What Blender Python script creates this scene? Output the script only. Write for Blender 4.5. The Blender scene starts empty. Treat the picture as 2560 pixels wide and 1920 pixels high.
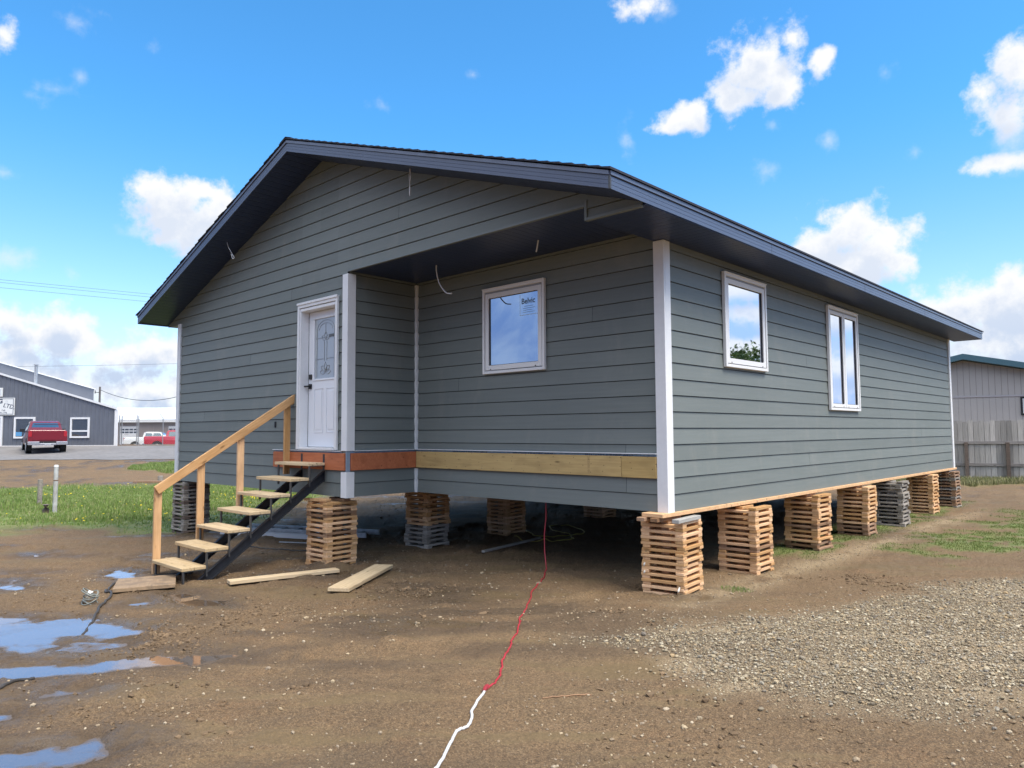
import bpy, bmesh, math, random
import numpy as np
from mathutils import Vector, Matrix

random.seed(7)
RNG = np.random.default_rng(11)
S = bpy.context.scene
COL = S.collection

# ------------------------------------------------------------------ camera
cam = bpy.data.cameras.new("camera")
cam.sensor_width = 36.0
cam.lens = 1811.82 / 2560 * 36
cam.clip_start, cam.clip_end = 0.05, 6000
cam_o = bpy.data.objects.new("camera", cam)
COL.objects.link(cam_o)
CAMP = Vector((3.9396, -6.4063, 1.6167))
YAW, PITCH, ROLL = 0.7596, 0.0661, -0.0055
fw = Vector((-math.sin(YAW) * math.cos(PITCH), math.cos(YAW) * math.cos(PITCH), math.sin(PITCH)))
rt = Vector((math.cos(YAW), math.sin(YAW), 0))
up = rt.cross(fw)
rt2 = math.cos(ROLL) * rt + math.sin(ROLL) * up
up2 = -math.sin(ROLL) * rt + math.cos(ROLL) * up
M = Matrix((rt2, up2, -fw)).transposed().to_4x4()
M.translation = CAMP
cam_o.matrix_world = M
S.camera = cam_o

# ------------------------------------------------------------------ exposure
S.view_settings.view_transform = 'Standard'
S.view_settings.look = 'None'
S.view_settings.gamma = 1.0
S.view_settings.exposure = 1.42
S.cycles.max_bounces = 8
S.cycles.use_denoising = True
S.cycles.caustics_reflective = False
S.cycles.caustics_refractive = False

# ------------------------------------------------------------------ sun
SUN_EL, SUN_AZ = math.radians(58), math.radians(84)     # azimuth from +Y towards +X
sdir = Vector((math.sin(SUN_AZ) * math.cos(SUN_EL), math.cos(SUN_AZ) * math.cos(SUN_EL), math.sin(SUN_EL)))
sl = bpy.data.lights.new("sun", 'SUN')
sl.energy = 1.9
sl.angle = math.radians(30)                              # sun behind thin broken cloud
sl.color = (1.0, 0.90, 0.76)
so = bpy.data.objects.new("sun", sl)
so.rotation_euler = (-sdir).to_track_quat('-Z', 'Y').to_euler()
COL.objects.link(so)

# ------------------------------------------------------------------ node helper
class NT:
    def __init__(s, tree):
        s.t = tree; s.n = tree.nodes; s.l = tree.links
    def new(s, typ, **kw):
        n = s.n.new(typ)
        for k, v in kw.items():
            setattr(n, k, v)
        return n
    def put(s, sock, v):
        if hasattr(v, 'is_linked') or isinstance(v, bpy.types.NodeSocket):
            s.l.new(v, sock)
        elif v is not None:
            sock.default_value = v
    def math(s, op, a, b=None, c=None, clamp=False):
        n = s.new('ShaderNodeMath', operation=op); n.use_clamp = clamp
        s.put(n.inputs[0], a)
        if b is not None: s.put(n.inputs[1], b)
        if c is not None: s.put(n.inputs[2], c)
        return n.outputs[0]
    def vmath(s, op, a, b=None):
        n = s.new('ShaderNodeVectorMath', operation=op)
        s.put(n.inputs[0], a)
        if b is not None: s.put(n.inputs[1], b)
        return n.outputs['Value'] if op in ('LENGTH', 'DOT_PRODUCT') else n.outputs[0]
    def smooth(s, x, a, b, lo=0.0, hi=1.0):
        n = s.new('ShaderNodeMapRange', interpolation_type='SMOOTHSTEP')
        s.put(n.inputs['Value'], x)
        n.inputs['From Min'].default_value = a; n.inputs['From Max'].default_value = b
        n.inputs['To Min'].default_value = lo; n.inputs['To Max'].default_value = hi
        return n.outputs[0]
    def mix(s, f, a, b, blend='MIX'):
        n = s.new('ShaderNodeMix', data_type='RGBA', blend_type=blend)
        s.put(n.inputs[0], f)
        for sock, v in ((n.inputs[6], a), (n.inputs[7], b)):
            if isinstance(v, (tuple, list)): v = (*v[:3], 1)
            s.put(sock, v)
        return n.outputs[2]
    def noise(s, vec, scale, detail=4, rough=.5, dist=0.0, dim='3D'):
        n = s.new('ShaderNodeTexNoise', noise_dimensions=dim)
        s.put(n.inputs['Vector'], vec)
        n.inputs['Scale'].default_value = scale; n.inputs['Detail'].default_value = detail
        n.inputs['Roughness'].default_value = rough; n.inputs['Distortion'].default_value = dist
        return n.outputs['Fac']
    def attr(s, name):
        n = s.new('ShaderNodeAttribute', attribute_name=name)
        return n.outputs['Fac']

# ------------------------------------------------------------------ world: sky + clouds by true direction
SKYTINT = (0.35, 0.85, 1.10)
CW = 3.75
GEN_DIM = (6.2, 6.3, 6.4)
GEN_BRIGHT = (13.5, 13.1, 12.5)
W = bpy.data.worlds.new("World"); S.world = W; W.use_nodes = True
CL = [(-1.2189,0.2971,0.033,0.0184,1),(-1.1761,0.3026,0.0365,0.0187,1),(-1.1972,0.279,0.0519,0.0329,1),(-1.1672,0.2711,0.0447,0.0335,1),(-1.1884,0.2492,0.0382,0.0202,1),(-1.1453,0.2847,0.0282,0.0252,1),(-0.4200,0.447,0.040,0.038,1),(-0.3960,0.4403,0.0260,0.0281,1),(-0.3420,0.4485,0.0140,0.0165,.95),(-0.3748,0.4741,0.0147,0.0168,1),(-0.4437,0.421,0.042,0.020,1),(-0.3969,0.4184,0.034,0.0167,1),(-0.3823,0.4248,0.0200,0.0200,.95),(-0.4049,0.4891,0.0081,0.0069,0.7),(-0.5171,0.4057,0.0319,0.0153,1),(-0.536,0.3963,0.0248,0.0089,1),(-0.5015,0.4125,0.0159,0.013,1),(-0.8132,0.4688,0.0090,0.0062,0.70),(-0.5674,0.5403,0.033,0.0128,0.75),(-0.539,0.5316,0.0163,0.0099,0.6),(-0.1313,0.3919,0.0246,0.0343,1),(-0.1692,0.3765,0.0153,0.0182,0.9),(-0.1376,0.353,0.0297,0.0284,0.9),(-0.1533,0.2999,0.0285,0.0089,0.9),(-0.1369,0.3212,0.0279,0.0289,0.7),(-0.3141,0.2457,0.0404,0.031,1),(-0.281,0.2223,0.038,0.0308,1),(-0.3496,0.2327,0.0322,0.0238,1),(-0.2664,0.2039,0.0238,0.022,1),(-0.3102,0.2059,0.0561,0.0258,1),(-0.1896,0.1386,0.0738,0.0331,1),(-0.1446,0.1498,0.0458,0.0289,1),(-0.2179,0.1303,0.0548,0.0359,1),(-0.1687,0.0994,0.0912,0.0475,1),(-1.361,0.1312,0.0387,0.0178,1),(-1.3087,0.1299,0.0267,0.0195,1),(-1.3336,0.1146,0.0515,0.0214,1),(-1.3683,0.0886,0.0538,0.0314,1),(-1.3104,0.108,0.0382,0.0217,1),(-1.252,0.0944,0.0459,0.0191,0.9),(-1.2114,0.1018,0.0424,0.0229,0.9),(-1.3319,0.0583,0.106,0.0376,0.8),(-1.2205,0.0499,0.0854,0.04,0.8),(-1.3843,0.4346,0.0159,0.0197,0.75),(-1.3148,0.4617,0.0243,0.0083,0.45),(-1.2859,0.4788,0.018,0.0092,0.4),(-1.3336,0.3905,0.0293,0.0106,0.5),(-1.3094,0.4075,0.0087,0.0106,0.6),(-1.3516,0.3777,0.0371,0.0096,0.35),(-1.3721,0.2004,0.0274,0.0144,0.7),(-1.3796,0.2906,0.0193,0.0069,0.5),(-1.2339,0.4565,0.0126,0.0116,0.3),(-1.3577,0.0311,0.0543,0.0317,0.8),(-0.5981,0.3868,0.0127,0.0225,0.5),(-0.4049,0.3858,0.0092,0.0086,0.45),(-0.337,0.3587,0.0119,0.0138,0.55),(-0.2401,0.3267,0.0088,0.0093,0.5),(-0.4112,0.3314,0.0229,0.0123,0.4),(-0.2697,0.4203,0.0153,0.0118,0.4),(-0.4605,0.3583,0.0143,0.0089,0.3),(-0.9401,0.4308,0.0191,0.0109,0.3),(-1.3081,0.1895,0.0104,0.0097,0.35),(-1.2408,0.2434,0.0311,0.0077,0.4)]
CL += [(.46,.190,.13,.020,1),(.43,.155,.07,.012,1),(.45,.108,.09,.014,1),(.33,.143,.09,.022,1),(.33,.082,.07,.018,.9),(.5,.05,.2,.02,.9)]   # bands mirrored in the side windows
CL += [(-2.45,.19,.14,.03,.68),(-2.30,.13,.16,.03,.70),(-2.5,.08,.2,.04,.70)]
WISP = [c for c in CL if c[4] < .72]
CL = [c for c in CL if c[4] >= .72]
def cloud_group(name, blobs, k, gain, n1s, n1a, n2s, n2a, bias):
    grp = bpy.data.node_groups.new(name, 'ShaderNodeTree')
    grp.interface.new_socket('AE', in_out='INPUT', socket_type='NodeSocketVector')
    grp.interface.new_socket('Dir', in_out='INPUT', socket_type='NodeSocketVector')
    grp.interface.new_socket('Field', in_out='OUTPUT', socket_type='NodeSocketFloat')
    g = NT(grp)
    gi = g.new('NodeGroupInput'); go = g.new('NodeGroupOutput')
    acc = None
    for (a, e, wa, we, amp) in blobs:
        v = g.vmath('SUBTRACT', gi.outputs[0], (a, e, 0))
        v = g.vmath('MULTIPLY', v, (1 / abs(wa) / k, 1 / abs(we) / k, 1))
        ln = g.vmath('LENGTH', v)
        f = g.math('MULTIPLY_ADD', ln, -amp, amp)
        acc = f if acc is None else g.math('SMOOTH_MAX', acc, f, 0.12)
    n1 = g.noise(gi.outputs[1], n1s, 10, .6)
    n2 = g.noise(gi.outputs[1], n2s, 3, .5, .6)
    fld = g.math('ADD', acc, g.math('MULTIPLY_ADD', n1, n1a, -.53 * n1a))
    fld = g.math('ADD', fld, g.math('MULTIPLY_ADD', n2, n2a, -.52 * n2a + bias))
    g.l.new(fld, go.inputs[0])
    return grp
GC = cloud_group("cumulus_field", CL, 1.50, 1, 30, 2.1, 10, .8, -.04)
GW = cloud_group("wisp_field", WISP, 1.7, 1, 38, 1.1, 15, .5, -.12)

w = NT(W.node_tree)
w.n.clear()
wo = w.new('ShaderNodeOutputWorld'); bg = w.new('ShaderNodeBackground')
sky = w.new('ShaderNodeTexSky', sky_type='NISHITA')
sky.sun_disc = False
sky.sun_elevation, sky.sun_rotation = SUN_EL, SUN_AZ
sky.altitude, sky.air_density, sky.dust_density, sky.ozone_density = 500, 1.0, 0.6, 1.6
tc = w.new('ShaderNodeTexCoord')
dirv = w.vmath('NORMALIZE', tc.outputs['Generated'])
sep = w.new('ShaderNodeSeparateXYZ'); w.l.new(dirv, sep.inputs[0])
az = w.math('ARCTAN2', sep.outputs[0], sep.outputs[1])
el = w.math('ARCSINE', sep.outputs[2])
ae = w.new('ShaderNodeCombineXYZ'); w.l.new(az, ae.inputs[0]); w.l.new(el, ae.inputs[1])
def field(grp, vec):
    n = w.new('ShaderNodeGroup'); n.node_tree = grp
    w.l.new(vec, n.inputs[0]); w.l.new(dirv, n.inputs[1])
    return n.outputs[0]
F0 = field(GC, ae.outputs[0])
F1 = field(GC, w.vmath('ADD', ae.outputs[0], (0.012, 0.026, 0)))
dens = w.smooth(F0, -0.06, 0.58)
wisp = w.smooth(field(GW, ae.outputs[0]), -.05, .75, 0, .62)
thick = w.smooth(F1, 0.05, 0.9)
low = w.smooth(el, 0.02, 0.22, 1.0, 0.0)
# broken cloud added out of view to lift ambient light (overhead and behind the photographer), brightest towards the veiled sun
away = w.smooth(w.vmath('DOT_PRODUCT', dirv, (-.667, .703, .247)), .70, .40)
gn = w.noise(dirv, 2.6, 8, .58, .4)
gdens = w.math('MULTIPLY', w.math('MULTIPLY', w.smooth(gn, .40, .62), away), w.smooth(el, .22, .42))
sunside = w.smooth(w.vmath('DOT_PRODUCT', dirv, tuple(sdir)), -.55, .75)
# thin veil towards the horizon
veil = w.math('MULTIPLY', w.smooth(el, -0.02, 0.19, 1.0, 0.0), w.smooth(w.noise(dirv, 7, 6, .55, .5), .30, .62, .45, 1.0))
tint = w.mix(w.smooth(el, .08, .42), (0.74, .84, .97), SKYTINT)
skyc = w.mix(1.0, sky.outputs[0], tint, 'MULTIPLY')
white = (CW, CW * 1.01, CW * 1.03)
grey = (CW * .50, CW * .63, CW * .86)
cc = w.mix(w.math('MULTIPLY', thick, w.math('MULTIPLY_ADD', low, .38, .50)), white, grey)
base = w.mix(w.math('MULTIPLY', veil, .85), skyc, (CW * .62, CW * .78, CW * .98))
base = w.mix(wisp, base, (CW * .9, CW * .95, CW))
gcol = w.mix(sunside, GEN_DIM, GEN_BRIGHT)
gcol = w.mix(w.smooth(el, .12, 1.0, .72, 0), gcol, (1.5, 2.2, 3.6))
base = w.mix(w.math('MULTIPLY', away, w.smooth(el, .0, .5, .80, .1)), base, (1.45, 2.0, 3.5))
base = w.mix(w.math('MULTIPLY', w.smooth(sep.outputs[1], -.15, -.55), w.smooth(el, .15, .5, .85, 0)), base, w.mix(w.smooth(w.noise(dirv, 9, 6, .6, .4), .42, .66), (.62, 1.05, 2.2), (1.5, 1.9, 2.7)))
base = w.mix(gdens, base, gcol)
final = w.mix(dens, base, cc)
w.l.new(final, bg.inputs[0])
bg.inputs[1].default_value = 0.10
w.l.new(bg.outputs[0], wo.inputs[0])
W.cycles.sampling_method = 'MANUAL'
W.cycles.sample_map_resolution = 1024

# ------------------------------------------------------------------ materials
MATS = {}
def mat(name, col, rough=.6, spec=.5, metal=0.0, vary=0.0, fine=0.0, nscale=8.0, bump=0.0, bscale=60.0, coords='Object', stretch=(1, 1, 1), col2=None, objvar=0.0, coat=0.0):
    if name in MATS: return MATS[name]
    m = bpy.data.materials.new(name); m.use_nodes = True
    t = NT(m.node_tree); b = m.node_tree.nodes['Principled BSDF']
    tcn = t.new('ShaderNodeTexCoord')
    vec = t.vmath('MULTIPLY', tcn.outputs[coords], stretch)
    c = (*col, 1)
    out = None
    if vary or col2:
        n = t.noise(vec, nscale, 6, .6)
        a2 = col2 if col2 else tuple(x * (1 - vary) for x in col)
        out = t.mix(t.smooth(n, .3, .7), col, a2)
    if fine:
        n = t.noise(vec, nscale * 9, 4, .6)
        out = t.mix(fine, out if out else col, t.mix(t.smooth(n, .3, .7), tuple(x * .55 for x in col), tuple(min(1, x * 1.35) for x in col)))
    if objvar:
        oi = t.new('ShaderNodeObjectInfo')
        h = t.new('ShaderNodeHueSaturation')
        t.put(h.inputs['Value'], t.math('MULTIPLY_ADD', oi.outputs['Random'], 2 * objvar, 1 - objvar))
        t.put(h.inputs['Saturation'], t.math('MULTIPLY_ADD', oi.outputs['Random'], objvar * .8, 1 - objvar * .4))
        t.put(h.inputs['Color'], out if out else c)
        out = h.outputs[0]
    if out is not None: t.l.new(out, b.inputs['Base Color'])
    else: b.inputs['Base Color'].default_value = c
    b.inputs['Roughness'].default_value = rough
    b.inputs['Metallic'].default_value = metal
    b.inputs['Specular IOR Level'].default_value = spec
    if coat: b.inputs['Coat Weight'].default_value = coat
    if bump:
        bn = t.new('ShaderNodeBump'); bn.inputs['Strength'].default_value = bump; bn.inputs['Distance'].default_value = .004
        t.l.new(t.noise(vec, bscale, 5, .6), bn.inputs['Height'])
        t.l.new(bn.outputs[0], b.inputs['Normal'])
    MATS[name] = m
    return m

def wood(name, c1, c2, rough=.65, objvar=.18, knots=True, grainscale=1.0, stain=None, nails=False):
    """sawn lumber, grain along the local X axis"""
    if name in MATS: return MATS[name]
    m = bpy.data.materials.new(name); m.use_nodes = True
    t = NT(m.node_tree); b = m.node_tree.nodes['Principled BSDF']
    tcn = t.new('ShaderNodeTexCoord'); oi = t.new('ShaderNodeObjectInfo')
    off = t.new('ShaderNodeCombineXYZ')
    for i in range(3): t.put(off.inputs[i], t.math('MULTIPLY', oi.outputs['Random'], 17.0 + 9 * i))
    p = t.vmath('ADD', tcn.outputs['Object'], off.outputs[0])
    gr = t.noise(t.vmath('MULTIPLY', p, (2.2 * grainscale, 42 * grainscale, 42 * grainscale)), 1.0, 5, .65, .8)
    big = t.noise(t.vmath('MULTIPLY', p, (3, 9, 9)), 1.0, 3, .5)
    col = t.mix(t.smooth(gr, .28, .72), c1, c2)
    col = t.mix(t.math('MULTIPLY', t.smooth(big, .45, .75), .5), col, tuple(x * .72 for x in c2))
    if knots:
        vo = t.new('ShaderNodeTexVoronoi'); t.put(vo.inputs['Vector'], t.vmath('MULTIPLY', p, (3.0, 9, 9))); vo.inputs['Scale'].default_value = 1.0
        col = t.mix(t.smooth(vo.outputs['Distance'], .05, .16, .75, 0), col, tuple(x * .35 for x in c2))
    if nails:
        vn = t.new('ShaderNodeTexVoronoi'); t.put(vn.inputs['Vector'], t.vmath('MULTIPLY', p, (4.2, 1, 13))); vn.inputs['Scale'].default_value = 1.0; vn.inputs['Randomness'].default_value = .55
        dv = t.vmath('MULTIPLY', t.vmath('SUBTRACT', t.vmath('MULTIPLY', p, (4.2, 1, 13)), vn.outputs['Position']), (.24, 0, .077))
        col = t.mix(t.smooth(t.vmath('LENGTH', dv), .0035, .006, .85, 0), col, (.03, .025, .02))
    if stain:
        col = t.mix(t.smooth(t.noise(p, 6, 5, .6), .42, .62), col, stain)
    h = t.new('ShaderNodeHueSaturation')
    t.put(h.inputs['Value'], t.math('MULTIPLY_ADD', oi.outputs['Random'], 2 * objvar, 1 - objvar))
    t.put(h.inputs['Saturation'], t.math('MULTIPLY_ADD', oi.outputs['Random'], -objvar, 1 + objvar * .5))
    t.l.new(col, h.inputs['Color'])
    t.l.new(h.outputs[0], b.inputs['Base Color'])
    b.inputs['Roughness'].default_value = rough
    b.inputs['Specular IOR Level'].default_value = .3
    bn = t.new('ShaderNodeBump'); bn.inputs['Strength'].default_value = .35; bn.inputs['Distance'].default_value = .003
    t.l.new(gr, bn.inputs['Height']); t.l.new(bn.outputs[0], b.inputs['Normal'])
    MATS[name] = m
    return m

PINE = wood("pine_lumber", (.70, .445, .24), (.56, .325, .155), objvar=.22)
PINE_DARK = wood("older_pine_lumber", (.36, .22, .13), (.25, .15, .09))
GREYWOOD = wood("weathered_grey_lumber", (.36, .33, .29), (.24, .21, .18), objvar=.25)
DARKWOOD = wood("dark_damp_lumber", (.20, .15, .12), (.13, .10, .085))
TREAD = wood("pale_tread_lumber", (.62, .49, .31), (.52, .38, .22))
ORANGE = wood("orange_stained_board", (.50, .17, .075), (.40, .12, .05), rough=.55, objvar=.04, grainscale=.8)
TAN = wood("tan_engineered_board", (.52, .37, .155), (.43, .295, .12), rough=.6, objvar=.05, grainscale=.7, nails=True)
FENCEWOOD = wood("grey_fence_wood", (.33, .30, .28), (.22, .20, .19), objvar=.05, grainscale=.6)
MUDBOARD = wood("muddy_board", (.34, .24, .15), (.26, .18, .11), objvar=.02, stain=(.20, .145, .095))

WHITE = mat("white_trim_paint", (.75, .76, .78), .45, vary=.07, nscale=3, fine=.04)
VINYL = mat("white_window_vinyl", (.76, .76, .76), .35)
STEEL_BLACK = mat("black_painted_steel", (.018, .02, .027), .45, vary=.4, nscale=14)
STEEL_GREY = mat("dark_grey_steel", (.07, .072, .075), .5, metal=.4)
BLACK = mat("black_hardware", (.012, .012, .014), .4)
GALV = mat("galvanised_metal", (.52, .54, .56), .4, metal=.7, vary=.25, nscale=10)
DARK_INT = mat("dark_interior", (.012, .012, .013), .9)
FLOORUNDER = mat("house_underside", (.03, .028, .027), .9)
FLASH = mat("white_flashing", (.75, .77, .80), .4)
WRAP = mat("blue_building_wrap", (.20, .32, .48), .5, vary=.3, nscale=30)
NAVYINK = mat("navy_ink", (.015, .03, .10), .6)
GREYINK = mat("grey_ink", (.13, .19, .24), .6)
CABLE = mat("white_cable", (.70, .70, .72), .45)
RED_CORD = mat("red_cord", (.40, .028, .045), .4)
YEL_CORD = mat("yellow_cord", (.42, .34, .08), .5)
BLK_CORD = mat("dark_hose", (.05, .045, .042), .55)
SHINGLE = mat("charcoal_shingles", (.026, .033, .055), .85, vary=.5, nscale=24, bump=.6, bscale=300)
FASCIA = mat("slate_fascia", (.082, .104, .165), .32, vary=.06, nscale=3)
DRIP = mat("slate_drip_edge", (.11, .135, .20), .32)

def siding_mat():
    m = bpy.data.materials.new("grey_green_lap_siding"); m.use_nodes = True
    t = NT(m.node_tree); b = m.node_tree.nodes['Principled BSDF']
    tcn = t.new('ShaderNodeTexCoord'); ge = t.new('ShaderNodeNewGeometry')
    p = tcn.outputs['Object']
    a = t.noise(t.vmath('MULTIPLY', p, (1.2, 1.2, 30)), 1.0, 5, .6)
    c = t.noise(p, .9, 3, .5)
    col = t.mix(t.smooth(a, .3, .7), (.176, .197, .190), (.160, .181, .174))
    col = t.mix(t.math('MULTIPLY', t.smooth(c, .35, .7), .5), col, (.150, .172, .163))
    dust = t.noise(t.vmath('MULTIPLY', p, (2.5, 2.5, 1.1)), 1.0, 6, .68, .3)
    col = t.mix(t.math('MULTIPLY', t.smooth(dust, .52, .74), .30), col, (.25, .245, .22))
    col = t.mix(t.math('MULTIPLY', t.smooth(t.noise(p, 34, 3, .6), .66, .74), .22), col, (.10, .11, .105))
    h = t.new('ShaderNodeHueSaturation')
    t.put(h.inputs['Value'], t.math('MULTIPLY_ADD', ge.outputs['Random Per Island'], .16, .92))
    t.l.new(col, h.inputs['Color'])
    t.l.new(h.outputs[0], b.inputs['Base Color'])
    b.inputs['Roughness'].default_value = .55; b.inputs['Specular IOR Level'].default_value = .35
    bn = t.new('ShaderNodeBump'); bn.inputs['Strength'].default_value = .25; bn.inputs['Distance'].default_value = .003
    t.l.new(t.noise(t.vmath('MULTIPLY', p, (3, 3, 60)), 1.0, 6, .6), bn.inputs['Height'])
    t.l.new(bn.outputs[0], b.inputs['Normal'])
    return m
SIDING = siding_mat()

def glass_mat(name, refl, tint, dark):
    m = bpy.data.materials.new(name); m.use_nodes = True
    t = NT(m.node_tree); t.n.clear()
    o = t.new('ShaderNodeOutputMaterial'); mx = t.new('ShaderNodeMixShader')
    gl = t.new('ShaderNodeBsdfGlossy'); gl.inputs['Roughness'].default_value = .015
    gl.inputs['Color'].default_value = (*tint, 1)
    df = t.new('ShaderNodeBsdfDiffuse'); df.inputs['Color'].default_value = (*dark, 1)
    lw = t.new('ShaderNodeFresnel'); lw.inputs['IOR'].default_value = 1.5
    t.l.new(t.math('MULTIPLY_ADD', lw.outputs[0], .6, refl, clamp=True), mx.inputs[0])
    bn = t.new('ShaderNodeBump'); bn.inputs['Strength'].default_value = .04; bn.inputs['Distance'].default_value = .01
    tcn = t.new('ShaderNodeTexCoord')
    t.l.new(t.noise(tcn.outputs['Object'], 2.5, 2, .5), bn.inputs['Height'])
    t.l.new(bn.outputs[0], gl.inputs['Normal'])
    t.l.new(df.outputs[0], mx.inputs[1]); t.l.new(gl.outputs[0], mx.inputs[2]); t.l.new(mx.outputs[0], o.inputs[0])
    return m
GLASS_FRONT = glass_mat("front_window_glass", .21, (.74, .86, 1), (.02, .025, .03))
GLASS_SIDE = glass_mat("side_window_glass", .62, (.84, .90, 1), (.02, .025, .03))
GLASS_DARK = glass_mat("dark_window_glass", .12, (1, 1, 1), (.03, .035, .045))
GLASS_DOOR = glass_mat("pebbled_door_glass", .14, (.85, .93, 1), (.42, .45, .46))
GLASS_CAR = glass_mat("vehicle_glass", .18, (.8, .95, 1), (.02, .03, .035))

def soffit_mat(axis):
    m = bpy.data.materials.new("navy_soffit_panel"); m.use_nodes = True
    t = NT(m.node_tree); b = m.node_tree.nodes['Principled BSDF']
    tcn = t.new('ShaderNodeTexCoord')
    sp = t.new('ShaderNodeSeparateXYZ'); t.l.new(tcn.outputs['Object'], sp.inputs[0])
    fr = t.math('FRACT', t.math('MULTIPLY', sp.outputs[axis], 1 / .10))
    groove = t.smooth(t.math('ABSOLUTE', t.math('SUBTRACT', fr, .5)), .0, .07)
    b.inputs['Base Color'].default_value = (.018, .033, .095, 1)
    b.inputs['Roughness'].default_value = .38
    bn = t.new('ShaderNodeBump'); bn.inputs['Strength'].default_value = 1.0; bn.inputs['Distance'].default_value = .006
    t.l.new(groove, bn.inputs['Height']); t.l.new(bn.outputs[0], b.inputs['Normal'])
    return m
SOFFIT_Y = soffit_mat(1)
SOFFIT_X = soffit_mat(0)

def car_paint(name, col):
    return mat(name, col, .28, coat=.7)

# ------------------------------------------------------------------ mesh helpers
class MB:
    def __init__(s): s.v = []; s.f = []; s.sm = []
    def add(s, vs, fs, smooth=False):
        o = len(s.v); s.v += [tuple(v) for v in vs]
        for f in fs: s.f.append(tuple(i + o for i in f)); s.sm.append(smooth)
        return s
    def box(s, a, b):
        (x0, y0, z0), (x1, y1, z1) = a, b
        x0, x1 = min(x0, x1), max(x0, x1); y0, y1 = min(y0, y1), max(y0, y1); z0, z1 = min(z0, z1), max(z0, z1)
        return s.add([(x0, y0, z0), (x1, y0, z0), (x1, y1, z0), (x0, y1, z0), (x0, y0, z1), (x1, y0, z1), (x1, y1, z1), (x0, y1, z1)],
                     [(0, 3, 2, 1), (4, 5, 6, 7), (0, 1, 5, 4), (1, 2, 6, 5), (2, 3, 7, 6), (3, 0, 4, 7)])
    def hexa(s, v8):
        return s.add(v8, [(0, 3, 2, 1), (4, 5, 6, 7), (0, 1, 5, 4), (1, 2, 6, 5), (2, 3, 7, 6), (3, 0, 4, 7)])
    def prism(s, poly, depthvec):
        n = len(poly); d = Vector(depthvec)
        vs = [Vector(p) for p in poly]; vs2 = [p + d for p in vs]
        fs = [tuple(range(n)), tuple(range(2 * n - 1, n - 1, -1))]
        fs += [(i, i + n, (i + 1) % n + n, (i + 1) % n) for i in range(n)]
        return s.add(vs + vs2, fs)
    def bar(s, p0, p1, w, h, upv=(0, 0, 1)):
        p0, p1 = Vector(p0), Vector(p1); d = (p1 - p0).normalized(); u = Vector(upv)
        sd = d.cross(u).normalized(); u = sd.cross(d).normalized()
        vs = []
        for p in (p0, p1):
            for a, b in ((-1, -1), (1, -1), (1, 1), (-1, 1)): vs.append(p + sd * a * w / 2 + u * b * h / 2)
        return s.add(vs, [(3, 2, 1, 0), (4, 5, 6, 7), (0, 1, 5, 4), (1, 2, 6, 5), (2, 3, 7, 6), (3, 0, 4, 7)])
    def tube(s, pts, r, n=8, caps=True):
        pts = [Vector(p) for p in pts]; rings = []
        rr = r if isinstance(r, (list, tuple)) else [r] * len(pts)
        ref = Vector((0, 0, 1))
        for i, p in enumerate(pts):
            d = (pts[min(i + 1, len(pts) - 1)] - pts[max(i - 1, 0)]).normalized()
            a = d.cross(ref)
            if a.length < .05: a = d.cross(Vector((1, 0, 0)))
            a.normalize(); b = a.cross(d).normalized()
            rings.append([p + (a * math.cos(2 * math.pi * k / n) + b * math.sin(2 * math.pi * k / n)) * rr[i] for k in range(n)])
        vs = [v for r_ in rings for v in r_]; fs = []
        for i in range(len(pts) - 1):
            for k in range(n):
                fs.append((i * n + k, i * n + (k + 1) % n, (i + 1) * n + (k + 1) % n, (i + 1) * n + k))
        s.add(vs, fs, True)
        if caps:
            s.add(rings[0], [tuple(range(n - 1, -1, -1))]); s.add(rings[-1], [tuple(range(n))])
        return s
    def skew(s, k):
        s.v = [(v[0] + k * max(0, v[1]), v[1], v[2]) for v in s.v]; return s
    def build(s, name, m, parent=None, bevel=0.0, loc=None):
        me = bpy.data.meshes.new(name)
        me.from_pydata(s.v, [], s.f)
        me.polygons.foreach_set('use_smooth', s.sm)
        me.materials.append(m)
        me.validate(); me.update()
        if bevel:
            bm = bmesh.new(); bm.from_mesh(me)
            bmesh.ops.remove_doubles(bm, verts=bm.verts, dist=1e-6)
            bmesh.ops.recalc_face_normals(bm, faces=bm.faces)
            ed = [e for e in bm.edges if len(e.link_faces) == 2 and e.calc_face_angle(0) > .6]
            bmesh.ops.bevel(bm, geom=ed, offset=bevel, segments=1, affect='EDGES', profile=.7)
            bm.to_mesh(me); bm.free()
        return link(name, me, parent, loc)

def link(name, me, parent=None, loc=None):
    o = bpy.data.objects.new(name, me); COL.objects.link(o)
    if parent is not None: o.parent = parent
    if loc is not None: o.location = loc
    return o

def tag(o, label=None, cat=None, group=None, kind=None):
    if label: o['label'] = label
    if cat: o['category'] = cat
    if group: o['group'] = group
    if kind: o['kind'] = kind
    return o

def empty(name, loc, rz=0.0):
    o = bpy.data.objects.new(name, None); COL.objects.link(o)
    o.location = loc; o.rotation_euler = (0, 0, rz); o.empty_display_size = .2
    return o

def text_mesh(name, body, size, mtx, m, parent=None, extrude=.0008, align='LEFT', shear=0.0, bold=0.0):
    cu = bpy.data.curves.new(name, 'FONT'); cu.body = body; cu.size = size; cu.extrude = extrude
    cu.align_x = align; cu.shear = shear; cu.offset = bold
    tmp = bpy.data.objects.new(name + "_tmp", cu); COL.objects.link(tmp)
    bpy.context.view_layer.update()
    dg = bpy.context.evaluated_depsgraph_get()
    me = bpy.data.meshes.new_from_object(tmp.evaluated_get(dg))
    bpy.data.objects.remove(tmp); bpy.data.curves.remove(cu)
    me.transform(mtx); me.materials.clear(); me.materials.append(m)
    return link(name, me, parent)

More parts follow.
